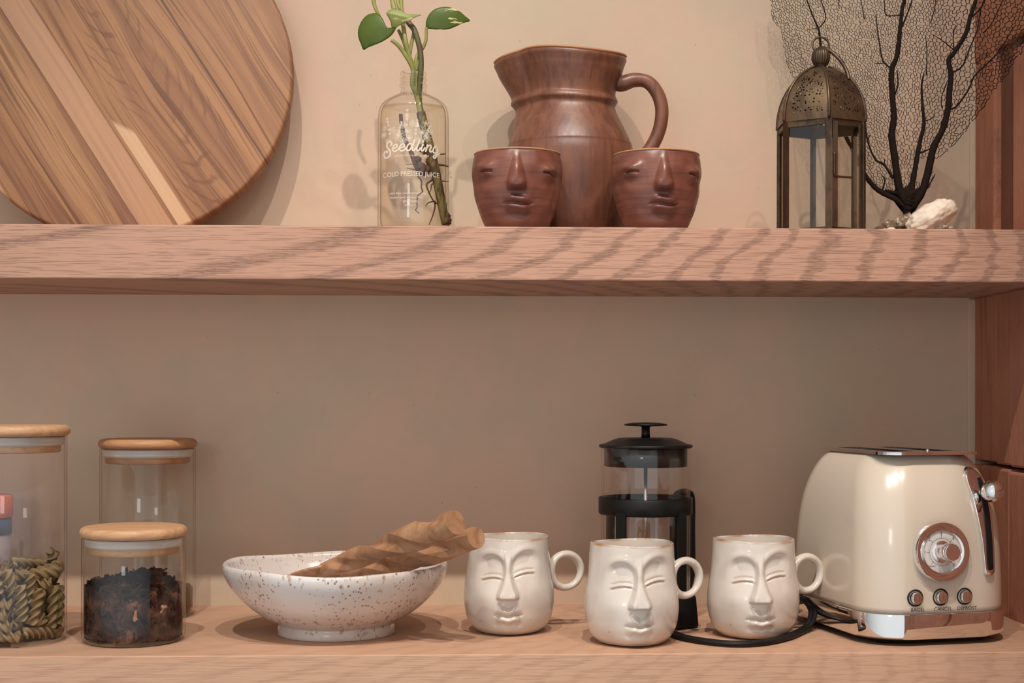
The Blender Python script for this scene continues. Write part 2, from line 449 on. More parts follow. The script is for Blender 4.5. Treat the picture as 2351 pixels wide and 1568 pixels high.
def coral():
    s=Mat('sea_fan'); n1=s.noise(s.coord(scale=(300,300,300)),1.0,3)
    return s.bsdf(s.mix(n1,srgb(28,20,17),srgb(46,34,28)),.9,normal=s.bump(n1,.6,.001),Specular_IOR_Level=.08)
M['coral']=coral()
def shellmat():
    s=Mat('shell'); n1=s.noise(s.coord(scale=(40,40,70)),1.0,5,.65); n2=s.noise(s.coord(scale=(120,120,120)),1.0,3)
    col=s.mix(s.step(n1,.4,.75),srgb(226,210,190),srgb(206,182,156))
    return s.bsdf(col,.6,normal=s.bump(s.math('ADD',n1,n2),.28,.002))
M['shell']=shellmat()
def rubble():
    s=Mat('barnacle'); n1=s.noise(s.coord(scale=(160,160,160)),1.0,4,.7)
    return s.bsdf(s.ramp(n1,[(.3,srgb(84,66,50)),(.55,srgb(128,104,80)),(.68,srgb(218,204,186))]),.8,normal=s.bump(n1,.8,.002))
M['barnacle']=rubble()
def leafmat(name,base,dk,var,amount):
    s=Mat(name); n1=s.noise(s.coord(scale=(60,60,60)),1.0,3)
    st=s.noise(s.coord(scale=(38,38,150),rot=(0,radians(28),0)),1.0,3,.55)
    col=s.mix(n1,base,dk)
    col=s.mix(s.math('MULTIPLY',s.step(st,amount,amount+.05),.9),col,var)
    return s.bsdf(col,.4,normal=s.bump(n1,.15,.001),Specular_IOR_Level=.3)
M['leaf']=leafmat('leaf_green',srgb(86,100,34),srgb(66,82,26),srgb(98,114,44),.70)
M['leaf_var']=leafmat('leaf_variegated',srgb(84,100,36),srgb(66,82,30),srgb(208,196,140),.60)
M['leaf_pale']=leafmat('leaf_pale',srgb(146,150,84),srgb(118,128,62),srgb(196,186,132),.60)
M['stem_g']=Mat('stem_green'); _s=M['stem_g']; _n=_s.noise(_s.coord(scale=(90,90,30)),1.0,3)
M['stem_g']=_s.bsdf(_s.mix(_s.step(_n,.35,.7),srgb(150,146,80),srgb(118,118,58)),.5)
_s=Mat('stem_brown'); _n=_s.noise(_s.coord(scale=(260,260,90)),1.0,3)
M['stem_b']=_s.bsdf(_s.mix(_s.step(_n,.42,.62),srgb(118,104,56),srgb(70,54,34)),.6)
_s=Mat('stem_dark'); _n=_s.noise(_s.coord(scale=(120,120,60)),1.0,3)
M['stem_d']=_s.bsdf(_s.mix(_s.step(_n,.4,.66),srgb(84,84,44),srgb(92,66,48)),.45)
M['root']=simple('root',srgb(88,56,38),.7)
_s=Mat('fusilli'); _n=_s.noise(_s.coord(scale=(120,120,120)),1.0,3)
M['pasta']=_s.bsdf(_s.mix(_n,srgb(152,124,84),srgb(116,94,62)),.5)
_s=Mat('dried_petals'); _n=_s.noise(_s.coord(scale=(75,75,75)),1.0,3); _n2=_s.noise(_s.coord(scale=(500,500,500)),1.0,2)
_c=_s.ramp(_n,[(.30,srgb(34,24,22)),(.48,srgb(56,38,32)),(.60,srgb(80,54,44)),(.72,srgb(116,80,62))])
M['tea']=_s.bsdf(_c,.8,Specular_IOR_Level=.1,normal=_s.bump(_n2,.5,.001))
M['tea_pale']=simple('pale_petal',srgb(160,116,90),.7,Specular_IOR_Level=.1)
_s=Mat('ground_coffee'); _n=_s.noise(_s.coord(scale=(900,900,900)),1.0,2)
M['coffee']=_s.bsdf(_s.mix(_n,srgb(104,72,56),srgb(66,44,34)),.85)
M['red']=simple('coral_red_plastic',srgb(212,108,84),.35)
M['blue']=simple('blue_label',srgb(84,92,132),.5)
M['paper']=simple('pale_label',srgb(176,160,162),.6)
# ------------------------------------------------------------------ the setting
XC = P(2237,700,WALL).x                       # the inner corner of the niche
XL = -0.95
wall = structure(part('wall_back', box(XL,XC+.05,WALL,WALL+.06,-.35,1.15), M['plaster'], smooth=False))
def side_x(px,Y): return P(px,900,Y)
def ysplit(px):                                # y on the side wall seen at px
    u=(px-PX0)/F
    # x = w(SN+u CS), y = -DC + w(CS-u SN)
    w=XC/(SN+u*CS); return -DC+w*(CS-u*SN)
ya,yb,yc=ysplit(2284),ysplit(2329),ysplit(2262)
sw = thing_wall = bpy.data.objects.new('wall_right',None); COL.objects.link(sw); structure(sw)
yd=ysplit(2288); ye=ysplit(2324)
zj = P(2300,108,(ya+yb)/2).z; zj2=P(2310,1072,ye).z
def blk(y0,y1,z0,z1,proud,mat,slope=0.0):
    v,f=box(XC-proud,XC+.12,y0,y1,z0,z1,.003,2)
    for p in v:
        if slope and p.z>(z0+z1)/2: p.z+= (y1-p.y)*slope
    part('block',(v,f),M[mat],sw,smooth=False)
lo=SH-.0545
# upper storey
blk(yc,WALL,SH-.02,zj,.000,'clay_a',.35); blk(ya,yc-.0005,SH-.02,zj,.0015,'clay_a',.35)
blk(yb,ya-.0005,SH-.02,zj,-.006,'clay_b',.35); blk(-.75,yb-.0005,SH-.0545,zj-.01,.003,'clay_c',.0)
blk(.10,WALL,zj+.004,1.15,.001,'clay_a'); blk(-.75,.0995,zj+.02,1.15,.003,'clay_c')
# lower storey
blk(yd,WALL,zj2+.003,lo,.000,'clay_a'); blk(ye,yd-.0006,zj2+.001,lo,.0015,'clay_a'); blk(-.10,ye-.0006,zj2,lo,.003,'clay_c'); blk(-.32,-.101,zj2,lo,.002,'clay_a'); blk(-.75,-.321,zj2,lo,.004,'clay_c')
blk(yd,WALL,-.35,zj2-.002,.001,'clay_a'); blk(ye,yd-.0006,-.35,zj2-.003,.003,'clay_a'); blk(.02,ye-.0006,-.35,zj2-.005,.004,'clay_c')
blk(-.10,.0194,-.35,zj2-.005,.003,'clay_a'); blk(-.2,-.1006,-.35,zj2-.005,.004,'clay_c'); blk(-.36,-.2006,-.35,zj2-.005,.003,'clay_a'); blk(-.75,-.3606,-.35,zj2-.005,.005,'clay_c')

structure(part('trim_1',box(XC-.0085,XC+.002,WALL-.0035,WALL+.01,.0,SH-.056,.003,3),M['plaster'],smooth=False))
structure(part('trim_2',box(XC-.0065,XC+.002,WALL-.003,WALL+.01,SH,1.15,.0025,3),M['plaster'],smooth=False))
up = part('wall_shelf', box(XL,XC+.05,UFRONT,WALL+.02,SH-.0552,SH,.0012,2), M['oak_up'], smooth=False)
tag(up,'thick pink-toned oak shelf board carrying the jug, bottle and lantern','shelf')
lw = part('wall_shelf', box(XL,XC+.05,0,WALL+.02,-.062,0,.0012,2), M['oak_low'], smooth=False)
tag(lw,'deeper oak shelf board carrying the jars, bowl, mugs and toaster','shelf')

# ------------------------------------------------------------------ round cutting board leaning on the wall
BOARD_SEAMS=[-.1715,-.134,-.0775,-.0435,.083,.1595]
BOARD_PALE=[(-.0775,-.0435,srgb(206,158,124),.55,-.5),(-.0405,-.0235,srgb(220,178,140),.75,.035),(-.21,-.183,srgb(216,170,134),.6,-.5)]
BOARD_CRACK=.083
M['board']=board_mat()
Yb=.286; kb=K(285,Yb); rb=386*kb; th=.020
cpos=P(285,171,Yb)
prof=[(0,-th/2)]+[(rb-.004+.004*sin(t),-th/2+.004-.004*cos(t)) for t in [pi/2*i/5 for i in range(6)]]+[(rb-.004+.004*cos(t),th/2-.004+.004*sin(t)) for t in [pi/2*i/5 for i in range(6)]]+[(0,th/2)]
vf=lathe(prof,160); vf=xf(vf,Matrix.Rotation(pi/2,4,'X'))
lean=math.asin(min(.9,(WALL-Yb-.016)/ (1.0*rb)))
bd=part('cutting_board',vf,M['board'],angle=50)
zc=SH+rb*cos(lean)+.0095*sin(lean)
bd.location=(cpos.x,WALL-rb*sin(lean)-.0106*cos(lean),SH+rb*cos(lean)+.0102*sin(lean)); bd.rotation_euler=(-lean,0,0)
tag(bd,'large round teak cutting board with diagonal grain leaning against the wall','cutting board')

# ------------------------------------------------------------------ bottle with a cutting
By=.2; bx=P(949,300,By).x; kb=K(949,By)
def bz(py): return CZ+(HZ-py)*kb-SH
bt=thing('glass_bottle','clear glass juice bottle of water with white floral print, holding a rooted cutting','bottle',(bx,By,SH))
hb=bz(165)
op=[(0,.0012),(.030,.0012),(.0365,.003),(.039,.008),(.0392,.02)]
pr=[(81.5,420),(81.5,300),(81,272),(79,256),(74,244),(64,234),(50,226),(38,220),(31,215),(28,208),(27.5,204),(31,200),(31.5,197),(28,193),(27,189),(30.5,186),(31,183),(27.5,180),(27,176),(29.5,173),(29,168),(26.5,165.5)]
op+= [(a*kb,bz(b)) for a,b in pr]
outer=op[:5]+catmull(op[5:],4)
inner=[(max(0,r-.0028) if z>.01 else r-.004,z if z>.012 else z+.004) for r,z in reversed(outer) if r>.005]
prof=outer+[(outer[-1][0]-.0015,outer[-1][1]+.0006)]+[(r,z) for r,z in inner if z<outer[-1][1]-.001]+[(0,.0055)]
part('bottle_glass',lathe(prof,96),M['bottle'],bt)
zw=bz(249); wp=[(0,.0058),(.033,.0062),(.0362,.012)]+[(r-.0030,z) for r,z in outer if .02<z<zw-.0005]
rw=wp[-1][0]; wp+=[(rw-.001,zw),(rw*.6,zw-.0008),(0,zw-.001)]
part('water',lathe(wp,72),M['water'],bt)
# printing on the front of the glass
Rp=81.5*kb+.00015
def wrap(vf,px,py,sx=1.0,R=Rp):
    cx=(px-949)*kb; V=[]
    for v in vf[0]:
        a=math.asin(max(-.98,min(.98,(cx+v.x*sx)/Rp))); V.append(Vector((R*sin(a),-R*cos(a),bz(py)+v.y)))
    return V,vf[1]
def ribbon(pts,w):
    """flat stroke of 2-D points"""
    V=[];Fc=[];m=len(pts)
    for i in range(m):
        a=Vector(pts[max(i-1,0)][:2]); b=Vector(pts[min(i+1,m-1)][:2]); d=(b-a)
        d=d.normalized() if d.length>1e-12 else Vector((1,0)); nn=Vector((-d.y,d.x))
        ww=w if not isinstance(w,(list,tuple)) else w[i]
        p=Vector(pts[i][:2]); q=p+nn*ww/2; r=p-nn*ww/2
        V+=[Vector((q.x,q.y,0)),Vector((r.x,r.y,0))]
    for i in range(m-1): Fc.append((2*i,2*i+1,2*i+3,2*i+2))
    def cap(c):
        o=len(V); V.append(Vector((c[0],c[1],0)))
        for k in range(10): V.append(Vector((c[0]+w/2*cos(2*pi*k/10),c[1]+w/2*sin(2*pi*k/10),0)))
        for k in range(10): Fc.append((o,o+1+k,o+1+(k+1)%10))
    if not isinstance(w,(list,tuple)): cap(pts[0]); cap(pts[-1])
    return V,Fc
kp=kb/14.512                                   # one pixel of the enlarged lettering study
def sc(pts,n=6): return [((x-1175)*kp,(330-y)*kp) for x,y in catmull(pts,n)]
word=[ # the word drawn as brush strokes (enlarged pixels)
 [(490,225),(500,150),(440,100),(370,130),(340,210),(370,310),(440,400),(455,500),(410,590),(330,625),(260,580),(245,480),(290,410),(345,415),(350,450)],
 [(560,335),(650,320),(690,260),(650,215),(580,250),(540,330),(545,400),(600,445),(680,410),(760,335)],
 [(790,335),(890,315),(930,255),(890,215),(810,245),(765,330),(775,400),(830,440),(920,405),(1000,330)],
 [(1170,230),(1100,210),(1030,270),(1000,370),(1030,430),(1100,410),(1170,290)],
 [(1255,80),(1220,200),(1180,340),(1190,420),(1240,420),(1310,330)],
 [(1420,75),(1385,190),(1330,340),(1340,420),(1395,420),(1440,340)],
 [(1525,225),(1480,350),(1480,425),(1530,420),(1590,330)],
 [(1670,235),(1650,330),(1615,445)],[(1640,340),(1700,255),(1770,235),(1790,280),(1745,400),(1770,445),(1840,410)],
 [(1990,270),(1930,250),(1870,320),(1855,420),(1890,470),(1950,440),(1995,330),(2005,280)],
 [(2005,280),(1975,450),(1950,580),(1900,635),(1865,600),(1890,550),(1990,500),(2060,470)]]
wd=[ribbon(sc(w_),58*kp if i<1 else 50*kp) for i,w_ in enumerate(word)]
wd.append(ribbon([((1525-1175)*kp,(330-125)*kp),((1530-1175)*kp,(330-130)*kp)],75*kp))
vf=join(*wd); vf=([Vector((v.x,v.y,0)) for v in vf[0]],vf[1])
prn=[wrap(vf,949,330+330/14.512)]
for body,px,py,sz in (('HEALING WITH PLANTS & HERBS',948,371,5.6),('COLD PRESSED JUICE',946,412,15.0),('100% Raw | Unpasteurised | No ...',942,455,6.9),('Mother Earth and you. The ...',938,464.5,7.0),('@SEEDLING...',948,473.5,6.9),('500ml | 1...',946,482,6.6)):
    tv=text_mesh(body,sz*kb); prn.append(wrap(tv,px,py,.93 if sz<10 else .9))
rnd=random.Random(4)
def flower(px,py,r,n,w=.00026,rot=0.0):
    out=[]
    for k in range(n):
        a=rot+2*pi*k/n; c,s_=cos(a),sin(a); L=r*kb; pts=[]
        for (t,b) in ((0,0),(.3,.16),(.6,.2),(1,0),(.6,-.2),(.3,-.16),(0,0)):
            pts.append(((t*c-b*s_)*L,(t*s_+b*c)*L))
        out.append(wrap(ribbon(catmull(pts,3),w),px,py)); out.append(wrap(ribbon([(0,0),(.75*c*L,.75*s_*L)],w*.7),px,py))
    return out
for (px,py,r,n,ro) in ((971,319,17,8,.3),(918,325,15,9,.1),(940,318,10,7,.5),(884,320,8,8,.2),(950,300,9,6,.4),(905,312,8,6,0),(930,303,8,6,.2),(980,298,7,5,.3),(893,335,6,6,.1),(942,332,9,8,.1),(982,330,10,7,.2),(962,335,8,6,.4),(886,306,7,6,.2),(928,338,8,7,.3),(990,316,6,6,.5),(938,283,7,5,.1)):
    prn+=flower(px,py,r,n,rot=ro)
for (x0,y0,x1,y1) in ((900,335,892,285),(935,335,938,270),(955,335,960,292),(915,335,925,296),(975,335,988,304)):
    pts=[((x0-949)*kb,(330-y0)*kb),(((x0+x1)/2+2-949)*kb,(330-(y0+y1)/2)*kb),((x1-949)*kb,(330-y1)*kb)]
    prn.append(wrap(ribbon(catmull(pts,4),.00026),949,330))
    for t in (.3,.5,.7,.85,1):
        xx=x0+(x1-x0)*t; yy=y0+(y1-y0)*t
        prn+=flower(xx,yy,3.6,5,.0002,t)
part('printed_label',join(*prn),M['print'],bt,smooth=False,label='white printed lettering and flower drawing')

# the cutting in the bottle
pl=thing('pothos_cutting','green pothos cutting with variegated leaves rooting in the water bottle','plant',(bx,By,SH))
def L(px,py,dy=0.0):
    p=P(px,py,By+dy); return Vector((p.x-bx,dy,p.z-SH))
def c7(x,y,dy=0.0): return L(800+x/7.837,y/7.837,dy)
def stem(pts,r0,r1,mat,name='stem',n=10,res=6):
    q=catmull([tuple(p) for p in pts],res); m=len(q)
    return part(name,tube(q,[r0+(r1-r0)*i/(m-1) for i in range(m)],n),M[mat],pl)
stem([L(1022,500,.004),L(1016,470,.005),L(1008,420,.003),L(994,355,.002),L(978,300,.002),L(966,255,0),L(962,232,0),L(963,200,0),c7(1300,1280),c7(1305,1100),c7(1290,900),c7(1240,700),c7(1180,530,.001),c7(1090,420,.003),c7(1040,330,.006)],.0038,.0030,'stem_d')
# brown lower cane in the water
q=catmull([tuple(L(1024,515,-.002)),tuple(L(1016,478,-.002)),tuple(L(1006,425,-.003)),tuple(L(990,352,-.004)),tuple(L(976,300,-.004)),tuple(L(966,258,-.003))],6)
part('stem',tube(q,[.0054-.0012*abs(i/(len(q)-1)-.6) for i in range(len(q))],12),M['stem_b'],pl,label='speckled brown lower stem under water')
stem([L(966,262,-.001),L(955,215,-.003),L(947,195,-.005),c7(1160,1270,-.005),c7(1110,1130,-.006),c7(1000,950,-.008),c7(880,800,-.01),c7(770,720,-.012)],.0030,.0022,'stem_g')
stem([L(955,215,0),c7(1180,1280,.001),c7(1090,1000,.001),c7(1020,700,.001),c7(985,450,.004),c7(960,200,.007),c7(950,20,.008),c7(955,-260,.008)],.0030,.0021,'stem_g')
stem([c7(1170,1260,.003),c7(1080,1050,.004),c7(990,750,.006),c7(900,540,.008)],.0020,.0018,'stem_g')
stem([c7(1090,1060,.004),c7(1130,800,.005),c7(1175,580,.006),c7(1130,430,.008)],.0022,.0018,'stem_g')
stem([c7(1220,1270,.002),c7(1215,1080,.002),c7(1265,950,.002),c7(1340,860,.002),c7(1390,740,.001),c7(1400,600,0),c7(1402,490,-.001)],.0021,.0017,'stem_g')
stem([c7(830,180,.006),c7(800,60,.007),c7(780,-80,.008),c7(760,-300,.01)],.0030,.0026,'stem_g')
stem([c7(940,180,.007),c7(905,110,.007),c7(880,0,.008),c7(850,-250,.01)],.0020,.0017,'stem_g')
stem([c7(570,320,.004),c7(500,180,.004),c7(460,60,.004),c7(450,-60,.004),c7(470,-240,.004)],.0017,.0026,'stem_g')
stem([L(920,262,.01),L(922,285,.01),L(930,320,.009),L(942,345,.006),L(952,372,.004),L(960,390,.002)],.0021,.0030,'root','stem')
def leaf(pts,dy,cup,mat,fold=None,name='leaf',thick=.0005,bend=0.0):
    o=[c7(x,y) for x,y in catmull(pts+[pts[0]],3)[:-1]]
    cx=sum(p.x for p in o)/len(o); cz=sum(p.z for p in o)/len(o); R=max(sqrt((p.x-cx)**2+(p.z-cz)**2) for p in o)
    def yy(x,z):
        d=((x-cx)**2+(z-cz)**2)/R**2
        return dy+cup*d+bend*(x-cx)/R+(fold(x,z,cx,cz,R) if fold else 0)
    rings=6; n=len(o); V=[];Fc=[]
    for side in (0,1):
        b=len(V); V.append(Vector((cx,yy(cx,cz)+side*thick,cz)))
        for k in range(1,rings+1):
            for p in o:
                x=cx+(p.x-cx)*k/rings; z=cz+(p.z-cz)*k/rings; V.append(Vector((x,yy(x,z)+side*thick,z)))
        for i in range(n):
            j=(i+1)%n; f=(b,b+1+i,b+1+j); Fc.append(f if side else f[::-1])
            for k in range(rings-1):
                a=b+1+k*n; c=a+n; f=(a+i,c+i,c+j,a+j); Fc.append(f if side else f[::-1])
    h=1+rings*n
    for i in range(n):
        j=(i+1)%n; a=1+(rings-1)*n
        Fc.append((a+i,a+j,h+a+j,h+a+i))
    return part(name,(V,Fc),M[mat],pl)
lf=leaf([(875,548),(800,570),(720,562),(670,490),(630,400),(560,305),(450,276),(330,310),(235,415),(178,560),(185,700),(230,815),(275,915),(360,885),(450,860),(620,805),(760,720),(830,640)],-.014,.006,'leaf',bend=-.006)
lf['label']='plain rounded green leaf on the left'
lf=leaf([(1390,495),(1400,370),(1470,235),(1600,150),(1750,126),(1880,140),(2000,190),(2100,262),(2190,335),(2080,388),(1950,460),(1800,525),(1620,536),(1440,515)],-.002,.007,'leaf_var',bend=.004)
lf['label']='pointed green leaf with cream streaks on the right'
lf=leaf([(700,260),(750,212),(870,200),(980,240),(1060,290),(1180,292),(1300,285),(1290,305),(1200,350),(1130,410),(1000,460),(900,500),(790,560),(770,450),(730,360),(690,290)],-.012,.004,'leaf_pale',fold=lambda x,z,cx,cz,R:.008*abs((z-cz)+.25*(x-cx))/R)
lf['label']='folded pale variegated leaf in the middle'
def root(pts,r=.0009):
    q=catmull([tuple(L(868+x/14.512 if big else 860+x/5.6, (330+y/14.512) if big else 240+y/5.6,d)) for big,x,y,d in pts],5)
    part('root',tube(q,[r*(1-.55*i/(len(q)-1)) for i in range(len(q))],7),M['root'],pl)
f_=False
root([(f_,680,800,0),(f_,560,760,0),(f_,400,775,0)],.0008); root([(f_,640,880,.002),(f_,550,845,.002),(f_,410,815,.002)],.001)
root([(f_,560,860,0),(f_,545,900,-.001),(f_,600,980,-.002),(f_,600,1060,-.002),(f_,615,1120,-.002),(f_,560,1170,-.003),(f_,545,1260,-.003),(f_,545,1330,-.003),(f_,525,1355,-.003),(f_,575,1400,-.003)],.0011)
root([(f_,735,860,.004),(f_,745,960,.004),(f_,670,1025,.004),(f_,700,1130,.005),(f_,760,1240,.005),(f_,850,1310,.005),(f_,900,1400,.004)],.0012)
root([(f_,790,1010,.006),(f_,735,1030,.006),(f_,720,1110,.005),(f_,690,1150,.005)],.0008)
root([(f_,770,1240,.005),(f_,775,1330,.004),(f_,740,1450,.004),(f_,700,1545,.004)],.0011); root([(f_,760,1245,.005),(f_,690,1265,.004),(f_,655,1310,.004)],.0009)
root([(f_,700,790,.002),(f_,850,775,.004),(f_,955,800,.006)],.0017); root([(f_,800,640,.002),(f_,915,635,.004)],.0012); root([(f_,860,985,.002),(f_,958,988,.006)],.0009)
root([(f_,920,1380,0),(f_,925,1300,0),(f_,932,1250,0)],.0006)
rv=[]
for (x,y,r) in ((590,790,.0048),(640,830,.0055),(690,830,.0050),(620,860,.0045),(560,700,.0038),(590,560,.0042),(640,600,.0035),(700,730,.004),(910,1440,.0055),(930,1500,.005)):
    c=L(860+x/5.6,240+y/5.6,.001 if y<1300 else -.001); bm=bmesh.new(); bmesh.ops.create_icosphere(bm,subdivisions=3,radius=r)
    V=[v.co*(1+.35*noise.noise(v.co*420+c*50))+c for v in bm.verts]; bm.verts.index_update(); Fc=[tuple(v.index for v in f.verts) for f in bm.faces]; bm.free(); rv.append((V,Fc))
part('root_node',join(*rv[:8]),M['root'],pl,label='knotted brown root node')
part('root_node',join(*rv[8:]),M['root'],pl,label='dark knot at the lower end of the stem')

# ------------------------------------------------------------------ clay jug
Jy=.2525; jx=P(1310,300,Jy).x; kj=K(1310,Jy)
def jz(py): return CZ+(HZ-py)*kj-SH
jg=thing('clay_jug','tall burnished brown clay jug with spout and loop handle behind the two cups','jug',(jx,Jy,SH))
jp=[(104,560),(112,552),(128,520),(141,475),(148,430),(149,395),(147,362),(142,341),(140.5,334),(130,310),(117,284),(106,262),(102,250),(104,244),(108,237),(106,230),(102.5,222),(106,205),(113,185),(119,168),(121,160),(124,152),(127,144),(126,138),(122,135)]
jo=[(0,0)]+[(104*kj,0)]+[(a*kj,jz(b)) for a,b in catmull(jp[1:],4)]
zt=jo[-1][1]
ji=[(r-.006,z) for r,z in reversed(jo) if z>.012 and r>.01]
jprof=jo+ji[1:]+[(0,.012)]
def spout(r,z,a):
    da=(a-pi+.15+pi)%(2*pi)-pi
    t=smooth01(.098,zt,z)
    d=max(0,1-(abs(da)/.62)**1.5)
    lump=1+.006*sin(3*a+z*40)
    zz=z+ (.003*sin(2*a+.6)*t)
    return r*lump+ .0255*t*d**1.3*1.0, zz-.004*t*d
part('jug_body',lathe(jprof,128,spout),M['jug'],jg)
hp=[(1405,178,0),(1425,192,0),(1455,184,0),(1486,188,0),(1508,212,0),(1519,246,0),(1517,284,0),(1506,318,0),(1488,348,0),(1462,376,0),(1440,388,0)]
hl=[]
for a,b,_ in hp:
    p=P(a,b,Jy-.006); hl.append((p.x-jx,-.006,p.z-SH))
q=catmull(hl,6); m=len(q)
part('handle',tube(q,[.0105-.0028*min(1,i/(m*.25)) if i<m*.8 else .0077+.003*(i-m*.8)/(m*.2) for i in range(m)],18),M['jug'],jg)
rr=127*kj
ring=[]
for i in range(128):
    a=2*pi*i/128; r,z=spout(124.5*kj,zt,a); ring.append((r*cos(a),r*sin(a),z+.0004))
V=[];Fc=[]
for i in range(128):
    p=Vector(ring[i]); d=Vector((p.x,p.y,0)).normalized()
    for k in range(6):
        t=2*pi*k/6; V.append(p+d*(.0024*cos(t)-.0005)+Vector((0,0,.0016*sin(t))))
for i in range(128):
    for k in range(6):
        Fc.append((i*6+k,i*6+(k+1)%6,((i+1)%128)*6+(k+1)%6,((i+1)%128)*6+k))
part('rim',(V,Fc),M['clay_rim'],jg,label='lighter worn clay rim')

# ------------------------------------------------------------------ clay face cups
def face_dense(n):
    """angles of a ring, finer on the front (-y)"""
    return [2*pi*i/n for i in range(n)]
def cup_mesh():
    op=[(0,0),(.026,0),(.0315,.0015),(.036,.010),(.0415,.024),(.0455,.040),(.0478,.056),(.0482,.066),(.0468,.076),(.0452,.0815),(.0440,.0825)]
    o=op[:2]+catmull(op[2:],14)
    ins=[(r-.0042,z-.0005) for r,z in reversed(o) if z>.006][4:]
    pr=o+ins+[(0,.006)]
    nout=len(o)
    def disp(r,z,a):
        x=r*cos(a); y=r*sin(a)
        if y<0 and (r,z) in oset:
            d=0.0
            # nose ridge
            hw=.0035+.0065*smooth01(.080,.044,z); top=smooth01(.082,.050,z)
            prof=max(0,1-(abs(x+.0005)/hw)**1.7)
            dn=.0095*top*prof*smooth01(.0375,.0425,z)
            dn+=.0035*gauss(abs(x+.0005)-.0062,.0038)*gauss(z-.0455,.005)
            d+=dn
            # brows / eyes
            for sx,ex,ez in ((-1,-.0325,.0610),(1,.0335,.0580)):
                ea=atan2(ex,sqrt(.048**2-ex**2)); th=atan2(x,-y)-ea; xs=th*.048
                d+=.0050*gauss(xs,.0105)*gauss(z-ez-.0025,.0062)+.0016*gauss(xs,.0085)*gauss(z-ez+.0060,.0042)
                sl=z-ez+.0012+ .10*abs(xs)*(1 if sx<0 else 1)+ (.22*xs if sx>0 else 0)
                d-=.0040*gauss(sl,.0010)*smooth01(.0098,.0068,abs(xs))
                d-=.0012*gauss(xs,.010)*gauss(z-ez+.010,.006)
            # mouth
            mx=x-.001; mz=.0255-.0010*sin(x*180)+.02*mx
            wm=smooth01(.0185,.010,abs(mx))
            d+=.0048*gauss(z-(mz+.0046),.0036)*smooth01(.0165,.004,abs(mx))
            d+=.0038*gauss(z-(mz-.0042),.0036)*smooth01(.0155,.006,abs(mx))
            d-=.0034*gauss(z-mz,.0011)*wm
            d-=.0012*gauss(z-(mz-.0115),.003)*smooth01(.016,.004,abs(mx))
            d+=.0010*gauss(x,.02)*gauss(z-.006,.006)
            d+=.0010*noise.noise(Vector((x,y,z))*70)
            r2=r+d
            return r2,z
        return r*(1+.004*sin(3*a+1)),z
    oset=set(o)
    return mesh('cup_body',*lathe(pr,300,disp))
cm=cup_mesh(); cm.materials.append(M['cup'])
rim_prof=[(.0442+.0021*cos(t),.0822+.0012*sin(t)) for t in [2*pi*i/8 for i in range(8)]]
rimm=mesh('rim',*lathe(rim_prof,120,lambda r,z,a:(r*(1+.004*sin(3*a+1)),z),close=True)); rimm.materials.append(M['clay_rim'])
cy=.146
for i,(px,rz,lab) in enumerate(((1187,radians(-2),'brown clay cup with a sleeping face, in front of the jug on the spout side'),(1506,radians(3),'brown clay cup with a sleeping face, in front of the jug below its handle'))):
    c=thing('face_cup',lab,'cup',(P(px,430,cy).x,cy,SH),rz,'clay face cups')
    part('cup_body',cm,None,c); part('rim',rimm,None,c,label='lighter worn rim')

# ------------------------------------------------------------------ lantern
Ly=.176; lx=P(1884,400,Ly).x; kl=K(1884,Ly)
def lz(y): return CZ+(HZ-y/2.903)*kl-SH       # crop pixels
ln=thing('lantern','antique brass hexagonal lantern with pierced dome standing beside the sea fan','lantern',(lx,Ly,SH))
s6=.0478; A0=[radians(94+60*k) for k in range(6)]
def hexp(r,k): a=A0[k%6]; return Vector((r*cos(a),-r*sin(a),0))
zb,ze=0.002,lz(838)
def bar(p,q,w,d=None):
    """flat bar between two points, radial depth d"""
    p=Vector(p);q=Vector(q);t=(q-p).normalized(); mid=(p+q)/2; rad=Vector((mid.x,mid.y,0))
    rad=rad.normalized() if rad.length>1e-6 else Vector((1,0,0)); rad=(rad-t*rad.dot(t)).normalized(); s_=t.cross(rad); d=d or w
    R=lambda c:[c+s_*w/2+rad*d/2,c-s_*w/2+rad*d/2,c-s_*w/2-rad*d/2,c+s_*w/2-rad*d/2]
    return loft([R(p),R(q)])
for k in range(6):
    part('post',bar(hexp(s6,k)+Vector((0,0,0)),hexp(s6,k)+Vector((0,0,ze)),.0062,.0035),M['brass'],ln,smooth=False)
for z,h in ((ze-.003,.006),(.003,.006)):
    part('frame_band',join(*[bar(hexp(s6,k)+Vector((0,0,z)),hexp(s6,k+1)+Vector((0,0,z)),h,.0032) for k in range(6)]),M['brass'],ln,smooth=False)
part('base_plate',loft([[hexp(s6*.98,k)+Vector((0,0,.0015)) for k in range(6)],[hexp(s6*.98,k)+Vector((0,0,.004)) for k in range(6)]]),M['brass'],ln,smooth=False)
for k in range(6):
    a=hexp(s6*.985,k);b=hexp(s6*.985,k+1)
    dd=Vector((a.x+b.x,a.y+b.y,0)).normalized()*.0012
    rg=lambda z:[a+Vector((0,0,z)),b+Vector((0,0,z)),b-dd+Vector((0,0,z)),a-dd+Vector((0,0,z))]
    part('glass_pane',loft([rg(.006),rg(ze-.006)]),M['pane'],ln,smooth=False)
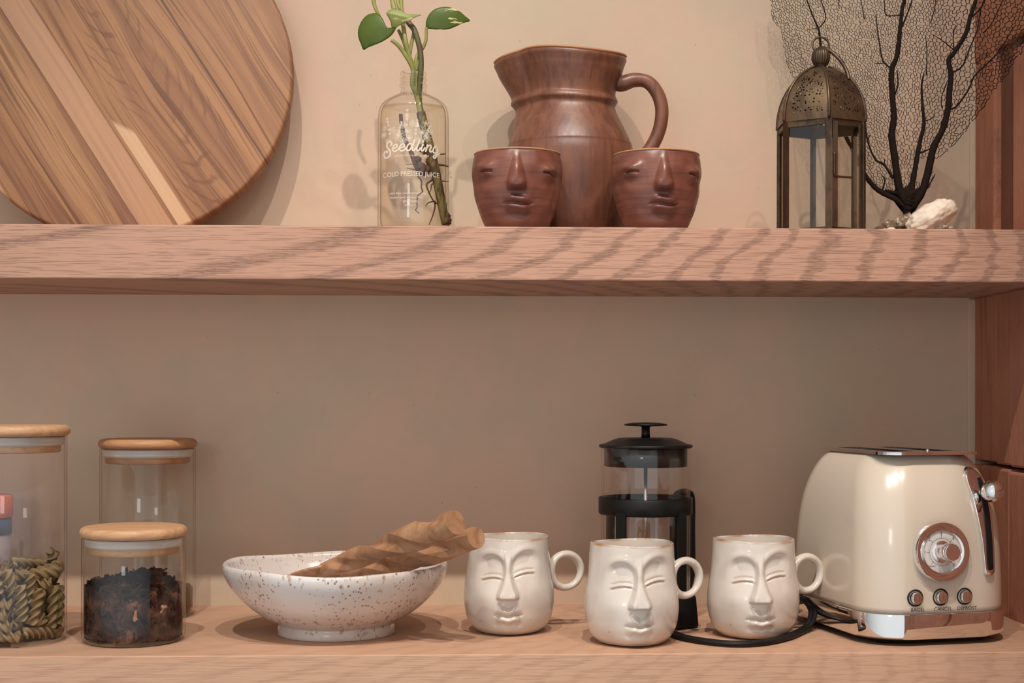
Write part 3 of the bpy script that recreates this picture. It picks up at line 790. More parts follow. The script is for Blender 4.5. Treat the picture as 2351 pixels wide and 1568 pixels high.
# dome: curved six-sided, panels with a pierced field
ztop=lz(446); zd=ze
def domer(t):  # t 0..1 height -> radius factor
    return s6*(1-t**2.25)**.60+.002
nz=22; nu=12
for k in range(6):
    V=[];Fc=[];uv=[]
    for i in range(nz+1):
        t=i/nz*.985; z=zd+(ztop-zd)*t; r=max(.0065,domer(t))
        for j in range(nu+1):
            s_=j/nu; p=hexp(r,k)*(1-s_)+hexp(r,k+1)*s_
            bulge=1+.035*sin(pi*s_); V.append(Vector((p.x*bulge,p.y*bulge,z)))
            wdt=(hexp(r,k)-hexp(r,k+1)).length
            uv.append(((s_-.5)*max(wdt,.012)+k*.37,z,1.0 if (.09<s_<.91 and .10<t<.93) else 0.0))
    for i in range(nz):
        for j in range(nu):
            a=i*(nu+1)+j; Fc.append((a,a+1,a+nu+2,a+nu+1))
    me=mesh('dome_panel',V,Fc); at=me.attributes.new('uv3','FLOAT_VECTOR','POINT')
    for i,u in enumerate(uv): at.data[i].vector=u
    part('dome_panel',me,M['pierced'],ln)
for k in range(6):
    q=[hexp(max(.0066,domer(i/20*.985))+.0006,k)+Vector((0,0,zd+(ztop-zd)*i/20*.985)) for i in range(21)]
    part('dome_rib',tube(q,.0016,8),M['brass'],ln)
part('dome_skirt',join(*[bar(hexp(s6+.0012,k)+Vector((0,0,zd+.004)),hexp(s6+.0012,k+1)+Vector((0,0,zd+.004)),.009,.0015) for k in range(6)]),M['brass'],ln,smooth=False)
zf0,zf1=lz(440),lz(322); zm=(zf0+zf1)/2; hf=(zf1-zf0)/2
pf=[(0,zf0-.004),(.0062,zf0-.002)]+[(.0034+.0064*sqrt(max(0,1-(t*.96)**2)),zm+hf*t) for t in [-.96+1.92*i/16 for i in range(17)]]+[(.003,zf1+.002),(0,zf1+.003)]
part('finial',lathe(pf,160,lambda r,z,a:(r*(1+(.075*abs(sin(10*a))-.04)*(1 if zf0<z<zf1 else 0)),z)),M['brass'],ln)
rz0=lz(298); rr=.0092
part('top_ring',tube([(rr*cos(2*pi*i/40)*1.0,rr*sin(2*pi*i/40)*.25,rz0+rr*sin(2*pi*i/40)) for i in range(41)],.0012,8,caps=False),M['brass'],ln)
def lp(x,y,d): p=P(1720+x/2.903,y/2.903,Ly+d); return (p.x-lx,d,p.z-SH)
part('bail_handle',tube(catmull([lp(480,322,.004),lp(505,322,.0),lp(565,358,-.006),(lp(620,420,-.012)),lp(652,480,-.017),lp(664,530,-.021)],8),.0021,10),M['brass'],ln)
# door edge, hinge pin and latch on the front right side
a=hexp(s6*1.0,0); b=hexp(s6*1.0,5); dv=(b-a).normalized(); nv=Vector((dv.y,-dv.x,0)); nv=nv if nv.y<0 else -nv
dr=part('door_frame',join(*[bar(a+dv*t+nv*.0025+Vector((0,0,.006)),a+dv*t+nv*.0025+Vector((0,0,ze-.003)),.0055,.002) for t in (.0065,(b-a).length-.006)]),M['brass'],ln,smooth=False)
la=a+dv*.004+nv*.0045
part('latch',tube(catmull([tuple(la+Vector((0,0,lz(1060)))),tuple(la+Vector((0,0,lz(1170)))),tuple(la+dv*.001+Vector((0,0,lz(1208)))),tuple(la+dv*.006+Vector((0,0,lz(1217)))),tuple(la+dv*.022+nv*.002+Vector((0,0,lz(1218))))],6),.0013,8),M['brass'],dr)

# ------------------------------------------------------------------ sea fan
fan=thing('sea_fan','dark dried sea fan with a lacy net standing in the corner behind the lantern','coral',tuple(P(2085,525,.2)[:2])+(SH,))
fx,fy=fan.location.x,fan.location.y
def yf(px,py): return min(.305,max(.10,.2-(px-2085)*.00027+.010*sin(px*.011+py*.006)))
def c4(x,y): return (1720+x/2.903,y/2.903)
def fp(px,py,d=0.0):
    Y=yf(px,py)+d; p=P(px,py,Y); return Vector((p.x-fx,Y-fy,p.z-SH))
branches=[([(1052,1500),(1052,1440),(1060,1380),(1075,1330)],30,90),
 ([(1060,1370),(1000,1250),(970,1050),(950,900),(965,780),(955,650),(950,470),(985,370),(1005,200),(1020,60),(1035,0),(1045,-140)],60,20),
 ([(960,465),(895,410),(870,300),(850,160),(845,95)],12,7),([(972,630),(992,560),(985,470)],14,9),([(1005,210),(1055,90),(1085,0),(1100,-120)],13,8),
 ([(915,420),(840,425)],8,4),([(1020,100),(960,105),(910,95),(900,0),(890,-120)],9,7),
 ([(1060,1380),(1085,1240),(1110,1100),(1135,960),(1165,830),(1155,700),(1150,570),(1165,490)],48,9),([(1165,810),(1215,790),(1240,760)],9,4),
 ([(1080,1390),(1150,1280),(1190,1150),(1230,980),(1290,860),(1325,720),(1335,600),(1345,500),(1330,400),(1370,345),(1440,230),(1475,110),(1510,0),(1530,-130)],56,22),
 ([(1330,725),(1380,710),(1460,600),(1500,510),(1580,430),(1650,360),(1700,290),(1760,180)],16,6),
 ([(1345,490),(1420,440),(1470,320),(1520,200),(1545,60),(1600,-100)],12,6),([(1360,330),(1300,280),(1225,230)],9,4),([(1365,340),(1360,240),(1375,170)],10,5),([(1475,120),(1540,60),(1570,0),(1600,-80)],14,8),
 ([(960,1190),(900,1100),(840,1060),(790,940),(765,770),(740,700)],20,7),([(1060,1390),(980,1330),(880,1280),(820,1230),(770,1160),(700,1010),(640,900),(560,650),(490,400),(470,240),(460,190),(430,120),(385,0),(360,-120)],44,7),
 ([(462,190),(510,120),(480,0),(470,-100)],9,6),([(462,185),(385,200)],6,3),([(1140,1020),(1210,990)],10,10),([(790,940),(805,900)],10,6),([(900,1100),(905,1060)],8,4),
 ([(1285,720),(1280,660),(1300,590),(1320,540)],7,4),([(1560,220),(1620,150),(1690,0),(1720,-100)],8,5),([(1180,500),(1185,340),(1175,240)],8,5),([(1210,150),(1240,40),(1250,-80)],7,5),([(770,130),(750,30),(730,-100)],7,5),([(600,60),(590,-100)],6,5),([(885,1280),(905,1200),(885,1170)],14,8),([(1130,1300),(1200,1230),(1240,1160)],12,6)]
rt=random.Random(7)
for bi,(pts,r0,r1) in enumerate(branches):
    q=catmull([c4(*p) for p in pts],7); m=len(q)
    rad=[(r0+(r1-r0)*(i/(m-1))**.8)/2.903/2*K(2085,.2)*(1+.10*rt.uniform(-1,1)) for i in range(m)]
    part('trunk' if bi==0 else 'branch',tube([fp(*p) for p in q],rad,9),M['coral'],fan)
# solid web at the foot
webp=[(1052,1450),(1000,1390),(940,1310),(885,1290),(905,1262),(960,1285),(985,1240),(1000,1190),(1030,1250),(1060,1235),(1080,1190),(1100,1250),(1140,1290),(1170,1235),(1165,1300),(1110,1400)]
o=[fp(*c4(*p)) for p in webp]; n=len(o); cpt=sum(o,Vector())/n
V=[cpt+Vector((0,-.005,0))]+[p.copy() for p in o]+[cpt+Vector((0,.005,0))]; Fc=[]
for i in range(n):
    j=(i+1)%n; Fc+=[(0,1+i,1+j),(n+1,1+j,1+i)]
part('branch',(V,Fc),M['coral'],fan)
outl=[(140,-170),(140,30),(150,130),(215,220),(230,350),(250,450),(290,525),(420,640),(560,780),(640,900),(700,1080),(770,1180),(850,1250),(960,1290),(1060,1330),(1160,1290),(1215,1240),(1243,1165),(1215,1105),(1330,1010),(1450,885),(1500,800),(1590,690),(1700,535),(1790,400),(1860,300),(1880,100),(1880,-170)]
outl=[c4(*p) for p in outl]
hole=[c4(*p) for p in [(1120,1180),(1150,1060),(1195,1050),(1175,1150),(1130,1230)]]
def inside(p,poly):
    x,y=p; r=False; j=len(poly)-1
    for i in range(len(poly)):
        xi,yi=poly[i];xj,yj=poly[j]
        if (yi>y)!=(yj>y) and x<(xj-xi)*(y-yi)/(yj-yi)+xi: r=not r
        j=i
    return r
rs=random.Random(11); pts=[]; cell={}
def spacing(px,py): return (4.1+2.7*smooth01(1950,2330,px)+ .6*sin(px*.02+py*.013))*rs.choice((.75,.9,1.0,1.1,1.3))
g=14.0
for _ in range(150000):
    p=(rs.uniform(1755,2385),rs.uniform(-60,470))
    if not inside(p,outl) or inside(p,hole): continue
    r=spacing(*p)
    dx,dy=p[0]-2085,p[1]-520; Lq=sqrt(dx*dx+dy*dy)+1; dx/=Lq; dy/=Lq
    ok=True; ci,cj=int(p[0]//g),int(p[1]//g)
    for a in range(ci-1,ci+2):
        for b_ in range(cj-1,cj+2):
            for q in cell.get((a,b_),()):
                vx,vy=q[0]-p[0],q[1]-p[1]; al=vx*dx+vy*dy; ac=-vx*dy+vy*dx
                if (al/1.9)**2+(ac*.92)**2<r*r: ok=False;break
            if not ok: break
        if not ok: break
    if ok: pts.append(p); cell.setdefault((ci,cj),[]).append(p)
res=geometry.delaunay_2d_cdt([Vector(p) for p in pts],[],[],0,1e-6)
vc,tri=res[0],res[2]
cen=[];edge={}
for t in tri:
    a,b,c=(vc[i] for i in t); cen.append((a+b+c)/3+Vector((rs.uniform(-1.1,1.1),rs.uniform(-1.1,1.1))))
for ti,t in enumerate(tri):
    for i in range(3):
        e=tuple(sorted((t[i],t[(i+1)%3]))); edge.setdefault(e,[]).append(ti)
V=[];Fc=[]
ok=[]
for ti,t in enumerate(tri):
    ll=max((vc[t[i]]-vc[t[(i+1)%3]]).length for i in range(3)); ok.append(ll<34 and not inside(tuple(cen[ti]),hole) and inside(tuple(cen[ti]),outl))
kf=K(2085,.2)
for e,ts in edge.items():
    if len(ts)!=2 or not(ok[ts[0]] and ok[ts[1]]): continue
    if rs.random()<.07: continue
    a,b=cen[ts[0]],cen[ts[1]]
    if (a-b).length<.4: continue
    dx,dy=(a+b)/2-Vector((2085,520)); rad=(abs((a-b).normalized().dot(Vector((dx,dy)).normalized())))
    wdt=(.66+.62*rad**3+.5*smooth01(2000,2330,a.x))*kf
    pa,pb=fp(a.x,a.y),fp(b.x,b.y); t=(pb-pa).normalized(); n1=t.cross(Vector((0,1,0)));
    if n1.length<1e-5: continue
    n1.normalize(); n2=t.cross(n1); o_=len(V); ext=t*wdt*.3
    for c in (pa-ext,pb+ext):
        for k in range(3):
            an=2*pi*k/3+pi/2; V.append(c+(n1*cos(an)+n2*sin(an))*wdt*.62)
    for k in range(3):
        l=(k+1)%3; Fc.append((o_+k,o_+l,o_+3+l,o_+3+k))
part('net',(V,Fc),M['coral'],fan,smooth=False)
# encrusted foot
def lump(c,r,sc_=(1,1,1),amp=.35,fr=120,sub=3,seed=0):
    bm=bmesh.new(); bmesh.ops.create_icosphere(bm,subdivisions=sub,radius=1); V=[]
    for v in bm.verts:
        d=v.co.copy(); k=1+amp*noise.fractal(d*fr/60+Vector((seed,seed*2,0)),1.0,2.0,3)
        V.append(Vector((d.x*r*sc_[0]*k,d.y*r*sc_[1]*k,d.z*r*sc_[2]*k))+Vector(c))
    bm.verts.index_update(); Fc=[tuple(v.index for v in f.verts) for f in bm.faces]; bm.free(); return V,Fc
def fl(px,py): p=P(px,py,.19); return (p.x-fx,.19-fy,max(.002,p.z-SH))
fb=[lump(fl(2070,515),.010,(1.3,1,.8),seed=1),lump(fl(2085,508),.008,(1,1,1),seed=2),lump(fl(2045,520),.008,(1.2,1,.8),seed=3),lump(fl(2024,524),.005,(1.4,1,.7),seed=4),lump(fl(2095,520),.010,(1.3,1,.7),seed=5)]
part('holdfast',join(*fb),M['barnacle'],fan,label='encrusted stony foot')

# ------------------------------------------------------------------ shells
sx_=P(2137,495,.165); ks=K(2137,.165)
V,Fc=lump((0,0,0),1.0,(62*ks,.022,33*ks),amp=.0,sub=5)
R_=Matrix.Rotation(radians(-30),4,'Y'); W_=[]
for v in V:
    d=Vector((v.x/(62*ks),v.y/.022,v.z/(33*ks)))
    f=1+.10*noise.fractal(d*1.9+Vector((3,1,5)),1.0,2.0,4)+.022*sin(16*d.x+5*noise.noise(d*2.5))*(1 if d.x>-.2 else .3)+.025*noise.noise(d*5)
    W_.append(R_@Vector((v.x*f,v.y*f*.9,v.z*f)))
mz=min(v.z for v in W_)
sh=part('oyster_shell',(W_,Fc),M['shell'],loc=(sx_.x,.165,SH-mz))
tag(sh,'chunky white oyster shell lying at the foot of the sea fan','shell')
for i,(px,r,lab) in enumerate(((2034,.0052,'small whitish barnacle piece left of the sea fan foot'),(2046,.0062,'pale barnacle with a dark hole beside the sea fan foot'))):
    pp=P(px,516,.145); v,f=lathe([(0,0),(r,0),(r*.95,r*.6),(r*.55,r*1.1),(r*.35,r*1.1),(r*.25,r*.5),(0,r*.4)],24,lambda a,b,c:(a*(1+.12*sin(5*c+i)),b))
    o=part('barnacle',(v,f),M['shell'],loc=(pp.x,.145,SH)); tag(o,lab,'shell')
for i,(px,lab) in enumerate(((2162,'small brown barnacle crumb under the white shell'),(2176,'tiny brown barnacle crumb at the tip of the white shell'))):
    pp=P(px,522,.125); v,f=lump((0,0,0),.0052-.0012*i,(1.4,1,.8),seed=20+i); mz=min(q.z for q in v)
    o=part('barnacle',(v,f),M['barnacle'],loc=(pp.x,.125,SH-mz)); tag(o,lab,'shell')
# ------------------------------------------------------------------ storage jars
def jar(label,px,Y,rg,h,lidz,rl,wood,name='storage_jar'):
    c=P(px,1400,Y); t=thing(name,label,'jar',(c.x,Y,0))
    o=[(0,.0008),(rg-.006,.0008),(rg-.0025,.0022),(rg-.0005,.0055),(rg,.010),(rg,h*.5),(rg,h-.001),(rg-.0008,h),(rg-.0018,h-.0004)]
    i=[(rg-.0022,h*.5),(rg-.0022,.011),(rg-.0035,.0065),(rg-.007,.0045),(0,.0040)]
    part('glass_body',lathe(o+i,96),M['glass'],t)
    z0,z1=lidz; e=(z1-z0)/2; pr=[(0,z0)]+[(rl-e+e*cos(a)*1.0,z0+e+e*sin(a)) for a in [-pi/2+pi*k/10 for k in range(11)]]+[(0,z1+.0004)]
    lid=part('lid',lathe(pr,96),M[wood],t)
    rs_=rg-.0026
    part('seal_ring',lathe([(rs_-.008,z0),(rs_,z0-.0005),(rs_,z0-.0035),(rs_-.0012,z0-.005),(rs_-.0005,z0-.0065),(rs_-.002,z0-.0095),(rs_-.008,z0-.010)],96),M['silicone'],lid,label='translucent white silicone seal')
    part('lid_plug',lathe([(0,z0),(rs_-.0035,z0),(rs_-.0035,z0-.0155),(rs_-.005,z0-.0165),(0,z0-.0165)],96),M[wood],lid)
    return t
jy=.087
j1=jar('tall lidded glass jar half filled with fusilli, at the left edge',32,.088,.0515,.2075,(.2075,.2185),.0548,'lid_wood')
j2=jar('short lidded glass jar of dark dried petals in front of the tall jar',307,jy,.0514,.1055,(.1055,.1162),.0532,'lid_wood')
j3=jar('tall lidded glass jar with brown ground coffee at the back by the wall',339,.252,.0528,.189,(.189,.200),.0545,'lid_wood2')
# fusilli, each piece on its own
def fusilli(L_,turns,seed):
    r=random.Random(seed); pts=[]; n=34
    bend=r.uniform(-.0015,.0015)
    for i in range(n+1):
        t=i/n; pts.append((bend*4*t*(1-t),0,(t-.5)*L_))
    def shp(a,t):
        return .30+.70*abs(cos(1.5*a))**2.2*(1+.1*sin(7*t+seed))
    return tube(pts,.0066,24,shp,lambda t:turns*2*pi*t)
fm=[]
for i in range(4):
    me=mesh('fusilli_pasta',*fusilli(.036+.003*(i%3),1.35+.25*i/3,i)); me.materials.append(M['pasta']); fm.append(me)
PACK=[(-251,-156,792,-10,-79,60),(194,63,492,-55,78,-28),(-388,-74,365,-18,92,36),(-67,-387,416,-96,17,22),(66,-358,557,7,38,-92),(-55,-15,224,93,26,-28),(-187,194,524,63,-78,0),(249,154,543,61,-78,14),(-189,192,650,72,-69,0),(190,-94,239,-2,100,-8),(-70,385,56,98,18,0),(-76,-39,410,-13,-99,-5),(241,86,679,63,49,60),(-84,309,551,-88,34,33),(-387,-56,540,14,-99,7),(-177,-268,258,-97,1,-24),(224,353,203,16,-10,98),(-248,123,587,67,-73,10),(-39,300,151,-99,-13,3),(162,-254,779,-44,-88,17),(236,336,684,-46,32,-83),(-36,391,777,-98,-9,-18),(-189,97,56,-22,98,0),(314,-234,72,59,80,-11),(335,-89,787,-9,97,24),(-109,-377,311,94,-27,-22),(96,-160,300,1,-100,6),(182,-377,388,5,3,-100),(-8,-150,488,-19,-98,-8),(-57,-161,56,100,0,0),(-9,217,220,-99,-15,0),(293,-169,310,-35,36,87),(223,-278,506,20,-17,96),(234,-159,56,59,81,0),(321,240,584,-49,65,-58),(-72,385,220,98,18,-10),(403,114,317,3,-12,-99),(-285,-34,347,-26,96,10),(-391,1,168,0,-100,3),(-132,199,754,-90,38,20),(-386,-66,56,17,-99,0),(15,192,335,99,13,4),(355,165,56,-42,91,0),(-311,-12,461,3,99,10),(-55,-415,669,-10,1,99),(119,105,714,60,78,-14),(75,114,56,97,25,0),(147,-44,393,20,96,-20),(-25,-161,696,-56,-46,69),(-83,-382,168,98,-21,0),(31,-50,386,13,99,7),(292,-28,665,-84,-46,-31),(-317,-118,640,-68,68,28),(-52,86,274,-99,-12,-7),(-201,-107,453,-1,-98,-22),(239,-169,543,99,8,7),(-12,-168,233,-87,15,48),(-123,-216,533,13,99,-10),(-29,390,465,-100,-7,4),(106,269,633,-13,94,33),(419,2,307,0,12,99),(358,217,315,6,-11,-99),(102,7,56,97,25,0),(-154,110,820,97,-24,-5),(7,123,164,-99,-14,-3),(-240,33,156,-20,98,-1),(-22,-391,56,-100,5,0),(-60,-44,646,72,67,-20),(70,-117,834,-93,19,-30),(-299,80,56,-22,98,0),(271,110,423,-29,96,2),(-116,-272,56,100,0,0),(304,-286,341,-18,-19,-96),(-307,-7,240,-10,99,8),(-103,-256,659,88,-1,-47),(277,103,162,-21,97,-7),(-303,19,609,-64,72,25),(-3,296,404,98,12,-15),(275,-164,657,89,45,5),(-11,324,688,-20,62,-76),(-246,119,713,-75,66,-6),(-330,251,271,23,31,-92),(404,-108,318,3,12,99),(-273,-310,536,-35,31,-89),(-67,386,354,-98,-17,3),(-219,134,389,30,-94,-16),(-277,29,791,90,-31,30),(82,-181,731,41,91,-6),(49,-84,139,98,15,-10),(-40,196,598,55,-60,-58),(-28,-267,170,94,-32,8),(-51,298,288,-98,-21,7),(42,228,74,97,21,-12),(-359,-205,774,-22,39,90),(173,111,819,30,-95,1),(275,91,287,-22,96,-15)]
jc=j1.location
for i,(x,y,z,dx,dy,dz) in enumerate(PACK):
    if z>680+50*sin(i): continue
    o=bpy.data.objects.new('fusilli_pasta',fm[i%4]); COL.objects.link(o)
    o.location=(jc.x+x/1e4,jc.y+y/1e4,.0045+z/1e4)
    o.rotation_mode='QUATERNION'; o.rotation_quaternion=Vector((0,0,1)).rotation_difference(Vector((dx,dy,dz)).normalized())
    tag(o,'olive-brown fusilli spiral heaped inside the tall jar at the left edge','pasta','fusilli in the tall jar')
# dried petals: a heap nobody could count
def petals(R,H,n,seed,center,sz=1.0):
    r=random.Random(seed); V=[];Fc=[]
    def surf(x,y):
        a=(x+.01)/R; return H*(.90-.10*a*a*a*a+.03*sin(5*a)+.07*gauss(x-.018,.014)+.03*noise.noise(Vector((x,y,0))*90))
    for k in range(n):
        while True:
            x,y=r.uniform(-R,R),r.uniform(-R,R)
            if x*x+y*y<R*R: break
        edge=r.random()
        if edge<.72:
            a=r.uniform(0,2*pi); q=R*r.uniform(.90,1.0); x,y=q*cos(a),q*sin(a)
        top=surf(x,y)*(1-.12*max(0,(sqrt(x*x+y*y)/R)-.75)/.25)
        z=.006+(top-.006)*(r.random() if edge<.72 else r.uniform(.9,1.0))
        if y>0 and edge<.72: z=min(z,top)
        Ln=r.uniform(.007,.019)*sz; w=r.uniform(.0025,.0065)*sz; curl=r.uniform(-2.5,2.5); tw=r.uniform(-1.5,1.5)
        M3=Matrix.Rotation(r.uniform(0,2*pi),3,'Z')@Matrix.Rotation(r.gauss(0,.55)+ (pi/2 if r.random()<.55 else 0),3,'X')@Matrix.Rotation(r.uniform(0,6.28),3,'Y')
        o=len(V); m=6
        for i in range(m+1):
            t=i/m-.5; ca=curl*t; px_=Ln*(sin(ca)/curl if abs(curl)>.1 else t); pz_=Ln*((1-cos(ca))/curl if abs(curl)>.1 else 0)
            ww=w*(1-(2*t)**4*.75)*(.75+.5*r.random())
            for s_,dz in ((-1,0),(0,.0011),(1,0)):
                v=Vector((px_,s_*ww*cos(tw*t),pz_+s_*ww*sin(tw*t)+dz*sz)); v=M3@v+Vector((x,y,z))
                q=sqrt(v.x*v.x+v.y*v.y)
                if q>R+.0005: v.x*=(R+.0005)/q; v.y*=(R+.0005)/q
                v.z=max(v.z,.0050); V.append(v)
        for i in range(m):
            a=o+3*i
            Fc+=[(a,a+1,a+4,a+3),(a+1,a+2,a+5,a+4)]
    # dense core
    core=[(0,.0052),(R*.86,.0052),(R*.90,.012)]
    def cz_(rr,z,a):
        if z>.02: return rr,surf(rr*cos(a),rr*sin(a))*.90-.002
        return rr,z
    vf=lathe(core+[(R*.89,.03),(R*.80,.035),(R*.6,.036),(R*.3,.036),(0.0,H*.82)],48,cz_)
    return join((V,Fc),vf)
pt=part('dried_petals',petals(.0478,.066,1150,3,None,1.45),M['tea'],loc=tuple(j2.location))
tag(pt,'dark dried petals heaped in the short front jar','dried petals',kind='stuff')
def flake(loc,sz,seed,lab):
    r=random.Random(seed); V=[];Fc=[];m=8
    for i in range(m+1):
        t=i/m-.5
        for k in range(5):
            s_=k/4-.5; ww=sz*.6*(.65+.35*sin(5*t+seed))*(1+.15*r.uniform(-1,1))
            V.append(Vector((s_*ww*(1+.25*sin(9*t+seed*3)), -.0012*(1-4*s_*s_)+.0004*r.uniform(-1,1), t*sz+.12*sz*sin(6*s_+seed))))
    n=len(V); V+=[v+Vector((0,.0006,0)) for v in V]
    for i in range(m):
        for k in range(4):
            a=i*5+k; Fc+=[(a,a+1,a+6,a+5),(n+a,n+a+5,n+a+6,n+a+1)]
    o=part('petal',(V,Fc),M['tea_pale'],loc=loc,rot=(0,r.uniform(-.9,.9),r.uniform(-.2,.2))); tag(o,lab,'petal')
for i,(px,py,sz,lab) in enumerate(((311,1412,.0115,'pale tan petal at the centre of the short petal jar'),(374,1398,.008,'small pale petal at the right side of the petal jar'),(265,1471,.010,'pale petal lying low near the jar bottom'),(236,1437,.006,'thin pinkish petal fragment at the left side of the petal jar'),(210,1422,.005,'small pale petal fragment against the left glass of the petal jar'))):
    dx=(px-307)*K(307,jy); dyy=-sqrt(max(0,.0482**2-dx*dx))*.985; p=P(px,py,jy+dyy)
    flake((p.x,jy+dyy,p.z),sz,i+5,lab)
cf=part('ground_coffee',lathe([(0,.0046),(.0455,.0046),(.0495,.0095),(.0498,.030),(.047,.0335),(.03,.035),(.012,.034),(0,.0345)],72,lambda r,z,a:(r,z+(.0022*noise.noise(Vector((r*cos(a),r*sin(a),0))*60) if z>.02 else 0))),M['coffee'],loc=tuple(j3.location))
tag(cf,'brown ground coffee at the bottom of the tall back jar','ground coffee',kind='stuff')
# red capped bottle behind the first jar
rx=P(-42,1300,.255)
rb_=thing('spice_bottle','bottle with coral-red cap and blue label seen through the fusilli jar','bottle',(rx.x,.255,0))
K4=K(0,.255); zz=lambda py:CZ+(HZ-py)*K4
rR=66*K4
part('bottle_body',lathe([(0,0),(rR-.004,0),(rR-.001,.002),(rR-.001,.010),(rR-.001,zz(1215)),(rR-.003,zz(1200)),(rR-.006,zz(1190)),(0,zz(1190))],64),M['paper'],rb_)
part('label_band',lathe([(rR-.0009,zz(1228)),(rR-.0002,zz(1227)),(rR-.0002,zz(1193)),(rR-.0012,zz(1190)),(rR-.006,zz(1189))],64),M['blue'],rb_,label='blue band around the shoulder')
part('cap',lathe([(0,zz(1189)),(rR+.0005,zz(1189)),(rR+.001,zz(1187)),(rR+.001,zz(1142)),(rR-.001,zz(1138)),(0,zz(1137))],96,lambda r,z,a:(r*(1+.006*sin(60*a)),z)),M['red'],rb_,label='coral-red screw cap')

# ------------------------------------------------------------------ bowl and two servers
wy=.131; kb2=1.515/3300/3.36
bc=P(772,1400,wy)
bw=thing('ceramic_bowl','wide speckled off-white stoneware bowl on a foot ring, holding two carved servers','bowl',(bc.x,wy,0))
bp=[(.060,0),(.0612,.0015),(.0608,.0065),(.0596,.0105),(.0612,.0122),(.0690,.0162),(.0776,.021),(.094,.034),(.1076,.049),(.1145,.061),(.1166,.0690),(.1155,.0735),(.1125,.0742),(.1098,.0715)]
bo=catmull(bp,6)
bi=catmull([(.1098,.0715),(.1060,.062),(.097,.0475),(.083,.036),(.062,.0265),(.035,.0215),(.012,.020)],5)
def bdisp(r,z,a):
    k=1+.006*sin(2*a+.7)+.004*sin(5*a+z*60)+.0028*noise.noise(Vector((3*cos(a),3*sin(a),z*50)))
    return r*k, z+(.0016*sin(a*2+1)+.0009*sin(5*a))*smooth01(.03,.07,z)
foot=[(0,.004),(.050,.004),(.054,.0005)]
part('bowl_body',lathe(foot+bo+bi[1:]+[(0,.0198)],160,bdisp),M['bowl'],bw)
def server(label,tip,ti,inner,hd,seed):
    t=Vector(tip)-Vector(inner); L_=t.length; ax=t.normalized()
    sv=thing('wooden_server',label,'serving spoon',tuple(inner))
    pts=[ax*(L_*i/60) for i in range(61)]
    rad=[(.0072+.0052*smooth01(0,.55,i/60)+.0012*sin(i/60*9+seed)) for i in range(61)]
    rad[60]=rad[59]*.96
    def shp(a,tt):
        k=smooth01(.02,.2,tt)*smooth01(.985,.80,tt)
        return 1+.12*k-k*.60*max(0,cos(2*a))**1.15-k*.20*max(0,cos(a+.6))**4
    part('handle',tube(pts,rad,32,shp,lambda tt:tt*7.2+seed),M['carved'],sv,angle=45)
    # scoop
    V=[];Fc=[];nn=24;mm=10
    side=ax.cross(Vector((0,0,1))).normalized(); upv=side.cross(ax).normalized()
    for lay in (0,1):
        for i in range(mm+1):
            q=i/mm
            for k in range(nn):
                a=2*pi*k/nn; u=q*cos(a)*.030; w=q*sin(a)*.021
                d=-.008*(1-q*q)+(.0035*(1-q*.3) if lay else 0)
                V.append(-ax*(.022)+ax*u*1.0+side*w+upv*(d+.002+hd*u))
    for lay in (0,1):
        b=lay*(mm+1)*nn
        for i in range(mm):
            for k in range(nn):
                l=(k+1)%nn; f=(b+i*nn+k,b+(i+1)*nn+k,b+(i+1)*nn+l,b+i*nn+l); Fc.append(f if lay else f[::-1])
    for k in range(nn):
        l=(k+1)%nn; Fc.append((mm*nn+k,mm*nn+l,(2*mm+1)*nn+l,(2*mm+1)*nn+k))
    part('scoop',(V,Fc),M['carved'],sv)
server('carved twisted wooden server in the bowl, the higher one with the broad pale end',P(1046,1199,.005),0,P(744,1308,.150),0,.4)
server('carved twisted wooden server in the bowl, the lower one resting on the rim',P(1094,1234,.030),0,P(790,1322,.200),0,2.2)

